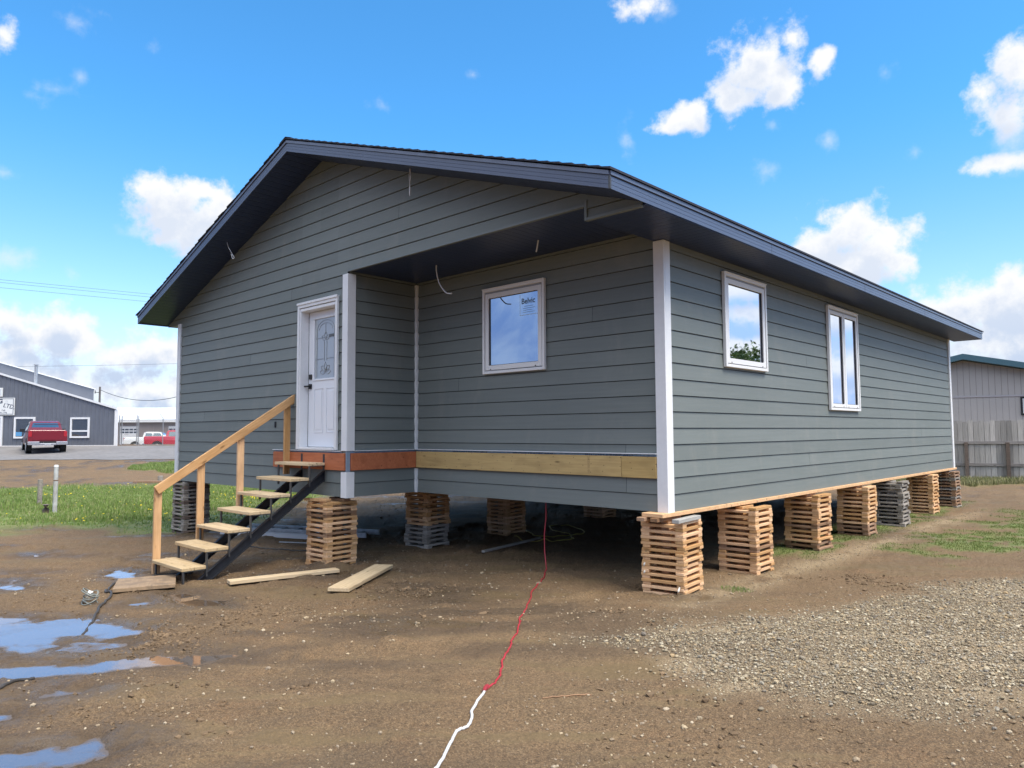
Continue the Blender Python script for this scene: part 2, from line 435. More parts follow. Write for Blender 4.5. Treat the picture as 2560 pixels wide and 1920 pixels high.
def frame_mtx(origin, xdir, ydir):
    x = Vector(xdir).normalized(); y = Vector(ydir).normalized(); z = x.cross(y)
    mt = Matrix((x, y, z)).transposed().to_4x4(); mt.translation = Vector(origin)
    return mt

# ------------------------------------------------------------------ numpy noise + terrain height
def _hash(ix, iy, seed):
    h = (ix.astype(np.int64) * 374761393 + iy.astype(np.int64) * 668265263 + seed * 1442695041) & 0xFFFFFFFF
    h = ((h ^ (h >> 13)) * 1274126177) & 0xFFFFFFFF
    return ((h ^ (h >> 16)) & 0xFFFFFF) / float(0xFFFFFF)
def vnoise(x, y, seed=0):
    ix = np.floor(x); iy = np.floor(y); fx = x - ix; fy = y - iy
    fx = fx ** 3 * (fx * (fx * 6 - 15) + 10); fy = fy ** 3 * (fy * (fy * 6 - 15) + 10)
    a = _hash(ix, iy, seed); b = _hash(ix + 1, iy, seed); c = _hash(ix, iy + 1, seed); d = _hash(ix + 1, iy + 1, seed)
    return (a + (b - a) * fx) * (1 - fy) + (c + (d - c) * fx) * fy
def fbm(x, y, octs=4, seed=0, gain=.5):
    s = 0; a = 1; t = 0
    for i in range(octs):
        s = s + a * (vnoise(x * 2 ** i + 13.7 * i, y * 2 ** i - 7.1 * i, seed + i) - .5); t += a; a *= gain
    return s / t * 2
def sst(a, b, x):
    t = np.clip((x - a) / (b - a), 0, 1); return t * t * (3 - 2 * t)
CX, CY = 3.94, -6.406
def SL(x, y):
    s = (x - CX) * -.6887 + (y - CY) * .7251
    r = (x - CX) * .7251 + (y - CY) * .6887
    return s, r
def g0(x, y):
    s, r = SL(x, y)
    base = -0.16 * (1 - np.exp(-np.maximum(0, -x) / 9.0 * 1.1))
    rise = 0.45 * sst(24, 40, s) + 0.55 * sst(38, 52, s) - .85 * sst(55, 64, s)
    return base + rise
def sdf(px, py, poly):
    """signed distance, positive inside"""
    P = np.array(poly); n = len(P)
    d = np.full(px.shape, 1e9); ins = np.zeros(px.shape, bool)
    for i in range(n):
        x0, y0 = P[i]; x1, y1 = P[(i + 1) % n]
        ex, ey = x1 - x0, y1 - y0
        t = np.clip(((px - x0) * ex + (py - y0) * ey) / (ex * ex + ey * ey + 1e-12), 0, 1)
        d = np.minimum(d, np.hypot(px - x0 - t * ex, py - y0 - t * ey))
        c = ((y0 > py) != (y1 > py)) & (px < (x1 - x0) * (py - y0) / (y1 - y0 + 1e-12) + x0)
        ins ^= c
    return np.where(ins, d, -d)
PUD = [
 # polygon, water tint
 [(-4.4,-4.9),(-4.0,-4.62),(-3.77,-4.51),(-3.57,-4.27),(-3.15,-4.09),(-2.77,-3.94),(-2.35,-4.28),(-2.27,-4.56),(-2.62,-4.91),(-3.0,-4.97),(-3.4,-5.15),(-3.9,-5.2)],
 [(-2.6,-5.55),(-2.31,-5.1),(-2.09,-4.78),(-1.85,-4.34),(-1.73,-4.05),(-1.43,-3.83),(-1.45,-4.16),(-1.57,-4.31),(-1.66,-4.51),(-1.70,-4.69),(-2.02,-5.16),(-2.3,-5.6)],
 [(-1.48,-5.11),(-1.52,-4.93),(-1.41,-4.79),(-1.33,-4.77),(-1.32,-4.89),(-1.36,-5.05)],
 [(-1.35,-5.42),(-1.24,-5.26),(-1.18,-5.28),(-1.2,-5.4)],
 [(-.85,-5.6),(-.66,-5.43),(-.55,-5.23),(-.44,-5.05),(-.21,-4.91),(-.12,-5.03),(-.15,-5.18),(-.16,-5.28),(-.45,-5.6)],
 [(-5.8,-3.29),(-6.02,-3.14),(-5.75,-3.05),(-5.24,-3.2),(-5.29,-3.3)],
 [(-3.9,-3.74),(-3.88,-3.63),(-4.05,-3.45),(-3.7,-3.57)],
 [(-4.16,-3.3),(-3.97,-3.13),(-3.34,-3.05),(-3.1,-3.09),(-3.38,-3.32)],
 [(-5.9,-4.45),(-6.31,-4.21),(-6.1,-4.15),(-5.67,-4.24)],
 [(-8.46,-3.52),(-8.4,-3.39),(-8.13,-3.46),(-8.25,-3.56)],
]
PUDZ = []
for p in PUD:
    cx_, cy_ = np.mean(np.array(p), 0); PUDZ.append(float(g0(np.array([cx_]), np.array([cy_]))[0]))
GRAVEL = [(.30,-1.90),(.60,-1.48),(.74,-1.1),(.95,-.55),(1.44,.35),(1.75,1.29),(1.97,2.34),(2.6,3.3),(5,4),(5.5,1),(4.6,-.6),(3.2,-.95),(2.72,-1.75),(2.27,-2.04),(1.81,-2.12),(1.43,-2.0),(.91,-1.75)]
LAWN = [(-12.5,-3.9),(-11.4,-2.9),(-10.6,-1.9),(-9.4,-1.5),(-9.3,-.2),(-10.4,1.4),(-12.6,3.4),(-14.6,6.0),(-16.5,9.5),(-20.8,6.4),(-24.2,1.45),(-24.7,-.65),(-28,-4),(-20,-9)]
PATCH = [(-30.6,5.0),(-32.9,6.8),(-33.2,9.4),(-26,9.6),(-27.0,6.0)]
RGRASS = [(.55,4.2),(.72,6.1),(.75,8.6),(.9,13.0),(3.2,13.2),(3.0,5.5),(2.24,4.5),(1.79,3.2),(1.13,3.75)]
WALLG = [(-.1,2.6),(.28,3.0),(.30,5),(.25,9.5),(.1,12.5),(-.6,12.5),(-.7,2.6)]
BACKG = [(-6,17.5),(-2,18.2),(4,19.4),(6,24),(-8,24)]

def terrain(x, y, full=False):
    s, r = SL(x, y)
    z = g0(x, y)
    near = 1 - sst(14, 40, s)
    mud = sst(1.2, -2.5, x) * 1.15 + .50                       # churned to the left, packed on the right
    ang = (x * .725 + y * .689); acr = (-x * .689 + y * .725)
    tr = fbm(ang * .45 + .6 * fbm(x * .3, y * .3, 2, 5), acr * 2.6, 4, 21)    # tyre-drawn streaks
    n1 = fbm(x * 1.1, y * 1.1, 4, 1); n2 = fbm(x * 6, y * 6, 4, 2, .55); n3 = fbm(x * 26, y * 26, 3, 3, .6)
    lump = np.maximum(0, fbm(x * 3.1, y * 3.1, 3, 9) - .18)
    z = z + near * (mud * (.020 * tr + .014 * n1 + .014 * n2 + .075 * lump * sst(-.1, .5, fbm(x * .6, y * .6, 2, 31) + .25)) + .0075 * n3)
    rut = np.sin(acr * 3.3 + 1.4 * fbm(x * .25, y * .25, 2, 8))
    z = z + .11 * sst(26, 30, s) * (1 - sst(37, 39, s)) * rut * fbm(ang * .2, acr * .9, 3, 14)
    z = z + .07 * sst(13, 17, s) * (1 - sst(22, 24, s)) * sst(1.0, 4.0, r) * fbm(x * 1.5, y * 5, 3, 15)
    gsd = sdf(x, y, GRAVEL)
    gm = sst(-.30, .25, gsd + .18 * fbm(x * 3, y * 3, 3, 4))
    z = z + .03 * sst(-.1, .7, gsd)
    wet = np.zeros(x.shape)
    for P, zc in zip(PUD, PUDZ):
        A = np.array(P); lo = A.min(0) - .9; hi = A.max(0) + .9
        k = np.where((x > lo[0]) & (x < hi[0]) & (y > lo[1]) & (y < hi[1]))
        if len(k[0]) == 0: continue
        xx, yy = x[k], y[k]
        d = sdf(xx, yy, P) + .15 * fbm(xx * 4.2, yy * 4.2, 5, 40, .62)
        bl = sst(-.55, -.02, d)
        zz = z[k]
        flat = zc + .55 * (zz - g0(xx, yy)) + .004
        zz = zz * (1 - bl) + flat * bl
        zz = zz - .040 * sst(-.12, .12, d)
        z[k] = zz
        wet[k] = np.maximum(wet[k], sst(-.45, .05, d))
    if not full: return z
    lawn = np.maximum.reduce([sst(-.7, .9, sdf(x, y, LAWN) + 1.2 * fbm(x * .8, y * .8, 4, 50)),
                              sst(-.4, .8, sdf(x, y, PATCH) + .8 * fbm(x * .8, y * .8, 3, 51)),
                              .9 * sst(-.4, .9, sdf(x, y, BACKG) + .9 * fbm(x * .9, y * .9, 3, 55))])
    rg = np.maximum(sst(-.1, .5, sdf(x, y, RGRASS) - .25 + .9 * fbm(x * 1.3, y * 1.3, 4, 52)),
                    sst(-.15, .25, sdf(x, y, WALLG) + .25 * fbm(x * 2.2, y * 2.2, 3, 53)) * .9) * sst(-.35, .25, fbm(x * 5, y * 5, 3, 54) + .25)
    # fine gravel track beside the side wall
    cxl = .36 + .03 * y
    fine = np.exp(-((x - cxl) / .22) ** 2) * sst(-1.3, .3, y) * (1 - sst(8, 12, y))
    fine = fine * sst(-.5, .3, fbm(x * 3, y * 3, 3, 60) + .25)
    under_h = sst(-9.6, -8.8, x) * (1 - sst(-.6, .1, x)) * sst(-1.2, -.2, y) * (1 - sst(12, 13, y))
    damp = (1 - under_h) * sst(.0, .45, fbm(ang * .5, acr * 1.6, 4, 61)) * .95
    wet = np.clip(np.maximum(wet, damp * sst(2.5, -1, x) * (1 - lawn)), 0, 1)
    return z, gm, np.clip(lawn + rg, 0, 1), wet, fine

def H1(x, y):
    return float(terrain(np.array([float(x)]), np.array([float(y)]))[0])

def np_mesh(name, co, faces_idx, nper, m, smooth=False):
    me = bpy.data.meshes.new(name)
    nv = len(co); nf = len(faces_idx) // nper
    me.vertices.add(nv); me.vertices.foreach_set('co', np.ascontiguousarray(co, dtype=np.float32).ravel())
    me.loops.add(len(faces_idx)); me.loops.foreach_set('vertex_index', np.ascontiguousarray(faces_idx, dtype=np.int32))
    me.polygons.add(nf)
    me.polygons.foreach_set('loop_start', np.arange(0, nf * nper, nper, dtype=np.int32))
    me.polygons.foreach_set('loop_total', np.full(nf, nper, dtype=np.int32))
    me.polygons.foreach_set('use_smooth', np.full(nf, smooth))
    me.materials.append(m)
    me.update(calc_edges=True)
    return me

def ground_mat():
    m = bpy.data.materials.new("muddy_ground"); m.use_nodes = True
    t = NT(m.node_tree); b = m.node_tree.nodes['Principled BSDF']
    tcn = t.new('ShaderNodeTexCoord'); p = tcn.outputs['Object']
    big = t.noise(p, .55, 5, .6); mid = t.noise(p, 4.5, 6, .65); fine = t.noise(p, 45, 6, .7); grit = t.noise(p, 190, 3, .6)
    col = t.mix(t.smooth(big, .35, .65), (.214, .136, .073), (.170, .110, .061))
    col = t.mix(t.smooth(mid, .35, .7), col, (.188, .125, .068))
    col = t.mix(t.math('MULTIPLY', t.smooth(t.noise(p, 1.3, 4, .6, .5), .52, .70), .55), col, (.225, .130, .066))
    col = t.mix(t.math('MULTIPLY', t.smooth(fine, .50, .64), .75), col, (.085, .058, .036))
    col = t.mix(t.math('MULTIPLY', t.smooth(grit, .57, .66), .5), col, (.35, .24, .135))
    lat_ = t.vmath('DOT_PRODUCT', p, (.725, .689, 0)); acr_ = t.vmath('DOT_PRODUCT', p, (-.689, .725, 0))
    cv = t.new('ShaderNodeCombineXYZ'); t.l.new(t.math('MULTIPLY', lat_, 1.1), cv.inputs[0]); t.l.new(t.math('MULTIPLY', acr_, 5.5), cv.inputs[1])
    stk = t.noise(cv.outputs[0], 1.0, 7, .68, .4)
    col = t.mix(t.math('MULTIPLY', t.smooth(stk, .54, .70), .60), col, (.105, .072, .042))
    col = t.mix(t.math('MULTIPLY', t.smooth(stk, .46, .30), .45), col, (.275, .195, .115))
    mid2 = t.noise(p, 17, 6, .72)
    col = t.mix(t.math('MULTIPLY', t.smooth(mid2, .54, .72), .55), col, (.10, .070, .042))
    # small embedded pebbles
    vo = t.new('ShaderNodeTexVoronoi'); t.put(vo.inputs['Vector'], p); vo.inputs['Scale'].default_value = 75
    sepc = t.new('ShaderNodeSeparateColor'); t.l.new(vo.outputs['Color'], sepc.inputs[0])
    peb = t.math('MULTIPLY', t.smooth(vo.outputs['Distance'], .18, .30, 1, 0), t.math('GREATER_THAN', sepc.outputs[0], .66))
    col = t.mix(t.math('MULTIPLY', peb, .8), col, t.mix(sepc.outputs[1], (.46, .35, .22), (.13, .09, .055)))
    v3 = t.new('ShaderNodeTexVoronoi'); t.put(v3.inputs['Vector'], p); v3.inputs['Scale'].default_value = 150
    s3 = t.new('ShaderNodeSeparateColor'); t.l.new(v3.outputs['Color'], s3.inputs[0])
    col = t.mix(t.math('MULTIPLY', t.smooth(s3.outputs[0], .74, .82), .40), col, (.38, .265, .15))
    col = t.mix(t.math('MULTIPLY', t.smooth(s3.outputs[0], .30, .22), .55), col, (.085, .058, .036))
    dampn = t.noise(cv.outputs[0], .45, 5, .6, .6)
    dmask = t.smooth(dampn, .50, .63)
    col = t.mix(t.math('MULTIPLY', dmask, .68), col, (.120, .086, .042))
    # gravel bed under the loose stones
    gm = t.attr('gravel'); fm = t.attr('fine')
    vg = t.new('ShaderNodeTexVoronoi'); t.put(vg.inputs['Vector'], p); vg.inputs['Scale'].default_value = 75
    sg = t.new('ShaderNodeSeparateColor'); t.l.new(vg.outputs['Color'], sg.inputs[0])
    gcol = t.mix(sg.outputs[0], (.48, .39, .26), (.27, .21, .14))
    gcol = t.mix(t.smooth(vg.outputs['Distance'], .35, .60), gcol, (.20, .15, .095))
    col = t.mix(t.math('MULTIPLY', gm, .85), col, gcol)
    vf = t.new('ShaderNodeTexVoronoi'); t.put(vf.inputs['Vector'], p); vf.inputs['Scale'].default_value = 120
    sf = t.new('ShaderNodeSeparateColor'); t.l.new(vf.outputs['Color'], sf.inputs[0])
    col = t.mix(t.math('MULTIPLY', fm, .85), col, t.mix(sf.outputs[0], (.44, .34, .20), (.25, .185, .12)))
    # turf soil
    gr = t.attr('grass')
    gcl = t.mix(t.smooth(t.noise(p, 3.0, 6, .65), .35, .65), (.12, .185, .045), (.20, .225, .085))
    col = t.mix(t.math('MULTIPLY', gr, t.smooth(fine, .30, .55, .55, 1.0)), col, gcl)
    wet = t.attr('wet')
    col = t.mix(t.math('MULTIPLY', wet, .74), col, (.078, .056, .038))
    t.l.new(col, b.inputs['Base Color'])
    t.put(b.inputs['Roughness'], t.math('MULTIPLY_ADD', t.math('MULTIPLY', wet, t.smooth(mid, .35, .6)), -.68, t.math('MULTIPLY_ADD', dmask, -.16, .92)))
    b.inputs['Specular IOR Level'].default_value = .28
    bn = t.new('ShaderNodeBump'); t.put(bn.inputs['Strength'], t.math('MULTIPLY_ADD', dmask, -.60, 1.0)); bn.inputs['Distance'].default_value = .022
    hgt = t.math('ADD', t.math('ADD', t.math('MULTIPLY', fine, .8), t.math('MULTIPLY', mid2, 1.2)), t.math('ADD', t.math('MULTIPLY', grit, .25), t.math('MULTIPLY', peb, .25)))
    hgt = t.math('ADD', hgt, t.math('MULTIPLY', gm, t.math('MULTIPLY', vg.outputs['Distance'], -1.0)))
    t.l.new(hgt, bn.inputs['Height']); t.l.new(bn.outputs[0], b.inputs['Normal'])
    return m

def build_ground():
    th = np.radians(np.concatenate([np.arange(80, 30, -2.0), np.arange(30, 2.4, -.085), np.arange(2.4, .9, -.05), np.array([.8, .7, .6, .5, .4, .3, .2, .12, .06, .03])]))
    rad = 1.62 / np.tan(th)
    vc = -YAW
    a1 = np.radians(np.arange(-54, 54, .085))
    a2 = np.radians(np.arange(54, 306, 4.0))
    A = np.concatenate([a1, a2]); n = len(A)
    aa, rr = np.meshgrid(A, rad)
    x = CX + np.sin(aa + vc) * rr; y = CY + np.cos(aa + vc) * rr
    z, gm, gr, wet, fine = terrain(x.ravel(), y.ravel(), True)
    co = np.stack([x.ravel(), y.ravel(), z], 1)
    m_ = len(rad)
    i, j = np.meshgrid(np.arange(m_ - 1), np.arange(n), indexing='ij')
    j2 = (j + 1) % n
    q = np.stack([i * n + j, i * n + j2, (i + 1) * n + j2, (i + 1) * n + j], -1).reshape(-1)
    # the disc under the photographer
    c0 = len(co); co = np.vstack([co, [[CX, CY, float(g0(np.array([CX]), np.array([CY]))[0])]]])
    me = np_mesh("ground", co, q, 4, ground_mat(), True)
    bm = bmesh.new(); bm.from_mesh(me); bm.verts.ensure_lookup_table()
    for k in range(n): bm.faces.new((bm.verts[c0], bm.verts[(k + 1) % n], bm.verts[k])).smooth = True
    bmesh.ops.recalc_face_normals(bm, faces=bm.faces)
    bm.to_mesh(me); bm.free()
    for nm, arr in (('gravel', gm), ('grass', gr), ('wet', wet), ('fine', fine)):
        at = me.attributes.new(nm, 'FLOAT', 'POINT')
        at.data.foreach_set('value', np.append(arr, 0).astype(np.float32))
    if sum(p.normal.z for p in list(me.polygons)[:50]) < 0: me.flip_normals()
    o = link("ground", me); tag(o, "churned brown mud yard with tyre marks around the raised house", "ground", kind='structure')
build_ground()

# ------------------------------------------------------------------ puddles
def water_mat():
    m = bpy.data.materials.new("puddle_water"); m.use_nodes = True
    t = NT(m.node_tree); t.n.clear()
    o = t.new('ShaderNodeOutputMaterial'); mx = t.new('ShaderNodeMixShader')
    gl = t.new('ShaderNodeBsdfGlossy'); gl.inputs['Roughness'].default_value = .02; gl.inputs['Color'].default_value = (.94, .85, .87, 1)
    df = t.new('ShaderNodeBsdfDiffuse'); df.inputs['Color'].default_value = (.12, .092, .068, 1)
    fr = t.new('ShaderNodeFresnel'); fr.inputs['IOR'].default_value = 2.6
    tcn = t.new('ShaderNodeTexCoord')
    dep = t.math('ADD', t.attr('depth'), t.math('MULTIPLY_ADD', t.noise(tcn.outputs['Object'], 14, 5, .65), .018, -.009))
    clear = t.smooth(dep, .000, .013, .22, 1.0)
    t.l.new(t.math('MULTIPLY', t.math('MULTIPLY_ADD', fr.outputs[0], 1.05, .14, clamp=True), clear), mx.inputs[0])
    t.put(gl.inputs['Roughness'], t.smooth(dep, .0, .012, .16, .015)); bn = t.new('ShaderNodeBump'); bn.inputs['Strength'].default_value = .03; bn.inputs['Distance'].default_value = .01
    t.l.new(t.noise(tcn.outputs['Object'], 9, 2, .5), bn.inputs['Height']); t.l.new(bn.outputs[0], gl.inputs['Normal'])
    t.l.new(df.outputs[0], mx.inputs[1]); t.l.new(gl.outputs[0], mx.inputs[2]); t.l.new(mx.outputs[0], o.inputs[0])
    return m
WATER = water_mat()
PNAMES = ["wide blue puddle in the left foreground", "long narrow puddle in a tyre rut", "small oval puddle in front of the long one", "tiny puddle at the left edge", "shallow grey puddle at the bottom left corner",
          "bright puddle left of the stair foot", "small forked puddle in front of the muddy board", "brown puddle to the right of the muddy board", "thin puddle at the left edge beyond the wide one", "far small puddle near the lawn"]
for P, zc, nm in zip(PUD, PUDZ, PNAMES):
    A = np.array(P); st_ = .03
    gx, gy_ = np.meshgrid(np.arange(A[:, 0].min() - .25, A[:, 0].max() + .25, st_), np.arange(A[:, 1].min() - .25, A[:, 1].max() + .25, st_))
    ny, nx = gx.shape
    zw = zc - (.024 if nm.startswith('shallow') else .018)
    tz = terrain(gx.ravel().copy(), gy_.ravel().copy()); ins = (sdf(gx.ravel(), gy_.ravel(), P) > -.22)
    ii, jj = np.meshgrid(np.arange(ny - 1), np.arange(nx - 1), indexing='ij')
    q = np.stack([ii * nx + jj, ii * nx + jj + 1, (ii + 1) * nx + jj + 1, (ii + 1) * nx + jj], -1).reshape(-1, 4)
    q = q[ins[q].all(1)]
    used = np.unique(q); remap = np.zeros(nx * ny, int); remap[used] = np.arange(len(used))
    co = np.stack([gx.ravel()[used], gy_.ravel()[used], np.full(len(used), zw)], 1)
    me = np_mesh("puddle", co, remap[q].reshape(-1), 4, WATER, True)
    at = me.attributes.new('depth', 'FLOAT', 'POINT'); at.data.foreach_set('value', (zw - tz[used]).astype(np.float32))
    o = link("puddle", me)
    tag(o, nm, "puddle", kind='structure')

# ------------------------------------------------------------------ scattered stones / clods / grass
def island_mat(name, cols, rough=.8, spec=.3):
    m = bpy.data.materials.new(name); m.use_nodes = True
    t = NT(m.node_tree); b = m.node_tree.nodes['Principled BSDF']
    ge = t.new('ShaderNodeNewGeometry'); cr = t.new('ShaderNodeValToRGB')
    cr.color_ramp.interpolation = 'LINEAR'
    el_ = cr.color_ramp.elements
    while len(el_) < len(cols): el_.new(.5)
    for i, c in enumerate(cols):
        el_[i].position = i / (len(cols) - 1); el_[i].color = (*c, 1)
    t.l.new(ge.outputs['Random Per Island'], cr.inputs[0])
    tcn = t.new('ShaderNodeTexCoord')
    c2 = t.mix(t.math('MULTIPLY', t.smooth(t.noise(tcn.outputs['Object'], 130, 3, .6), .4, .7), .35), cr.outputs[0], tuple(x * .6 for x in cols[0]))
    t.l.new(c2, b.inputs['Base Color']); b.inputs['Roughness'].default_value = rough; b.inputs['Specular IOR Level'].default_value = spec
    return m
def ico():
    bm = bmesh.new(); bmesh.ops.create_icosphere(bm, subdivisions=1, radius=1)
    v = np.array([p.co[:] for p in bm.verts]); f = np.array([[q.index for q in k.verts] for k in bm.faces]); bm.free()
    return v, f
IV, IF = ico()
def stones(name, x, y, size, m, label, cat, sink=.25, flat=.6, jit=.22, smooth=False):
    n = len(x)
    z = terrain(x.copy(), y.copy())
    v = IV[None] * (1 + jit * (RNG.random((n, len(IV), 1)) - .5) * 2)
    sc = np.stack([size * RNG.uniform(.75, 1.3, n), size * RNG.uniform(.6, 1.0, n), size * RNG.uniform(flat * .8, flat * 1.3, n)], 1)
    v = v * sc[:, None, :]
    tx = RNG.uniform(-.35, .35, n); ca, sa = np.cos(tx), np.sin(tx)
    v2 = v.copy(); v2[:, :, 1] = v[:, :, 1] * ca[:, None] - v[:, :, 2] * sa[:, None]; v2[:, :, 2] = v[:, :, 1] * sa[:, None] + v[:, :, 2] * ca[:, None]
    a = RNG.uniform(0, 2 * np.pi, n); ca, sa = np.cos(a), np.sin(a)
    v = v2.copy(); v[:, :, 0] = v2[:, :, 0] * ca[:, None] - v2[:, :, 1] * sa[:, None]; v[:, :, 1] = v2[:, :, 0] * sa[:, None] + v2[:, :, 1] * ca[:, None]
    v[:, :, 0] += x[:, None]; v[:, :, 1] += y[:, None]; v[:, :, 2] += (z + sc[:, 2] * (1 - 2 * sink))[:, None]
    f = (IF[None] + (np.arange(n) * len(IV))[:, None, None]).reshape(-1)
    me = np_mesh(name, v.reshape(-1, 3), f, 3, m, smooth)
    return tag(link(name, me), label, cat, kind='stuff')

STONE = island_mat("river_gravel", [(.085, .072, .058), (.32, .255, .16), (.42, .345, .23), (.17, .14, .10), (.48, .40, .265), (.26, .235, .19), (.40, .285, .155), (.20, .175, .145), (.64, .555, .40)])
PEBBLE = island_mat("tan_pebbles", [(.16, .12, .08), (.34, .26, .17), (.42, .33, .21), (.25, .20, .145), (.28, .22, .155), (.46, .38, .27)])
CLOD = island_mat("mud_clods", [(.095, .064, .038), (.19, .13, .078), (.14, .095, .056), (.25, .17, .10)], .95)

xs = RNG.uniform(.0, 5, 130000); ys = RNG.uniform(-2.6, 4.6, 130000)
gd = sdf(xs, ys, GRAVEL) + .22 * fbm(xs * 3, ys * 3, 3, 4)
pk = RNG.random(len(xs)) < np.clip(sst(-.42, .38, gd) ** 1.6, 0, 1) * .9
s_, r_ = SL(xs, ys)
pk &= (np.abs(r_) < 1.0 * s_ + 1.2)
xs, ys = xs[pk], ys[pk]
sz = RNG.lognormal(math.log(.0058), .45, len(xs)).clip(.0028, .020)
stones("gravel", xs, ys, sz, STONE, "spread of mixed river gravel in the right foreground", "gravel", .15)

xs = RNG.uniform(-.6, 1.3, 26000); ys = RNG.uniform(-1.6, 11, 26000)
wgt = np.exp(-((xs - (.36 + .03 * ys)) / .2) ** 2) * sst(-1.5, .2, ys) * sst(-.5, .3, fbm(xs * 3, ys * 3, 3, 60) + .25)
pk = RNG.random(len(xs)) < wgt * .55
xs, ys = xs[pk], ys[pk]
stones("pea_gravel", xs, ys, RNG.lognormal(math.log(.0065), .3, len(xs)).clip(.003, .013), PEBBLE, "strip of fine tan gravel along the side wall", "gravel", .2)

r = 2.8 + 9 * RNG.random(19000) ** 1.3; a = -YAW + RNG.uniform(-.85, .85, 19000)
xs = CX + np.sin(a) * r; ys = CY + np.cos(a) * r
pk = RNG.random(len(xs)) < (.12 + .75 * sst(0, .5, fbm(xs * .9, ys * .9, 3, 70)) + .5 * np.exp(-((ys + .9) / .7) ** 2))
pk &= (ys < 1.5) & (sdf(xs, ys, GRAVEL) < .05)
for P in PUD: pk &= sdf(xs, ys, P) < -.05
xs, ys = xs[pk], ys[pk]
stones("pebbles", xs, ys, RNG.lognormal(math.log(.0062), .5, len(xs)).clip(.003, .024), PEBBLE, "scattered tan pebbles lying over the brown mud", "pebbles", .3)

r = 2.8 + 11 * RNG.random(16000) ** 1.2; a = -YAW + RNG.uniform(-.85, .85, 16000)
xs = CX + np.sin(a) * r; ys = CY + np.cos(a) * r
CC = [(-10.6,3.8,1.6),(-9.6,2.6,1.0),(-12.2,6.0,1.5),(-2.05,-1.35,.35),(-2.25,-1.6,.3),(.25,-1.1,.3),(-2.05,-4.0,.3),(-2.4,-4.2,.3),(2.6,-1.95,.5),(1.1,1.9,.4),(-2.4,-3.2,.4),(-4.9,-3.0,.8),(-.7,-4.8,.5),(2.0,-2.5,.5),(2.3,1.6,.6),(-5.0,-4.0,1.0),(-2.6,-2.6,.5)]
k_ = RNG.integers(0, len(CC), 14000); C_ = np.array(CC)[k_]
xs = np.concatenate([xs, C_[:, 0] + RNG.normal(0, 1, 14000) * C_[:, 2] * .8]); ys = np.concatenate([ys, C_[:, 1] + RNG.normal(0, 1, 14000) * C_[:, 2] * .8])
cl = fbm(xs * 1.1, ys * 1.1, 4, 80)
cl[16000:] = .3 + .5 * fbm(xs[16000:] * 3.5, ys[16000:] * 3.5, 3, 81)
pk = RNG.random(len(xs)) < sst(.22, .55, cl) * .9
pk &= (sdf(xs, ys, LAWN) < .3) & (sdf(xs, ys, GRAVEL) < -.1)
for P in PUD: pk &= sdf(xs, ys, P) < .0
xs, ys = xs[pk], ys[pk]
stones("mud_clods", xs, ys, RNG.lognormal(math.log(.0075), .55, len(xs)).clip(.003, .035), CLOD, "dark crumbled mud clods in loose clusters", "mud clods", .4, .6, .42)

def blades(name, x, y, h, wdt, m, label, lean=.45):
    n = len(x); z = terrain(x.copy(), y.copy())
    a = RNG.uniform(0, 2 * np.pi, n); dx, dy = np.cos(a), np.sin(a)
    l = RNG.uniform(.1, lean, n) * h; b = RNG.uniform(0, 2 * np.pi, n)
    lx, ly = np.cos(b) * l, np.sin(b) * l
    p0 = np.stack([x - dx * wdt, y - dy * wdt, z - .01], 1); p1 = np.stack([x + dx * wdt, y + dy * wdt, z - .01], 1)
    m0 = np.stack([x - dx * wdt * .7 + lx * .35, y - dy * wdt * .7 + ly * .35, z + h * .6], 1); m1 = np.stack([x + dx * wdt * .7 + lx * .35, y + dy * wdt * .7 + ly * .35, z + h * .6], 1)
    tp = np.stack([x + lx, y + ly, z + h], 1)
    co = np.stack([p0, p1, m1, m0, tp], 1).reshape(-1, 3)
    o = np.arange(n) * 5
    f = np.stack([o, o + 1, o + 2, o, o + 2, o + 3, o + 3, o + 2, o + 4], 1).reshape(-1)
    me = np_mesh(name, co, f, 3, m, False)
    return tag(link(name, me), label, "grass", kind='stuff')
GRASS = island_mat("lawn_grass", [(.095, .165, .035), (.15, .235, .05), (.20, .285, .07), (.125, .21, .045), (.29, .31, .13), (.15, .235, .05), (.36, .33, .19)], .6)
DRYG = island_mat("dry_grass", [(.12, .15, .04), (.26, .24, .12), (.34, .31, .18), (.16, .18, .06)], .7)
xs = RNG.uniform(-27, -6.5, 260000); ys = RNG.uniform(-6, 12, 260000)
s_, r_ = SL(xs, ys)
dd = sdf(xs, ys, LAWN) + 1.2 * fbm(xs * .8, ys * .8, 4, 50)
pk = (RNG.random(len(xs)) < sst(-.3, 2.2, dd) * .85) & (np.abs(r_) < .95 * s_) & (s_ < 25.5)
xs, ys = xs[pk], ys[pk]; s_ = s_[pk]
tuft = .45 + .7 * sst(-.1, .5, fbm(xs * .9, ys * .9, 3, 90))
blades("lawn", xs, ys, RNG.uniform(.05, .13, len(xs)) * tuft * (.5 + .5 * sst(13, 18, s_)) * 1.1, .008, GRASS, "green dandelion lawn behind the mud on the left")
xs = RNG.uniform(-33.5, -26, 26000); ys = RNG.uniform(4.5, 10, 26000)
pk = sdf(xs, ys, PATCH) + .8 * fbm(xs * .8, ys * .8, 3, 51) > 0
blades("grass_patch", xs[pk], ys[pk], RNG.uniform(.06, .12, pk.sum()), .012, GRASS, "small green patch beside the paved lot")
xs = RNG.uniform(-.7, 3.2, 200000); ys = RNG.uniform(2.4, 13.2, 200000)
d1 = sst(-.1, .5, sdf(xs, ys, RGRASS) - .25 + .9 * fbm(xs * 1.3, ys * 1.3, 4, 52)); d2 = sst(-.15, .25, sdf(xs, ys, WALLG) + .25 * fbm(xs * 2.2, ys * 2.2, 3, 53))
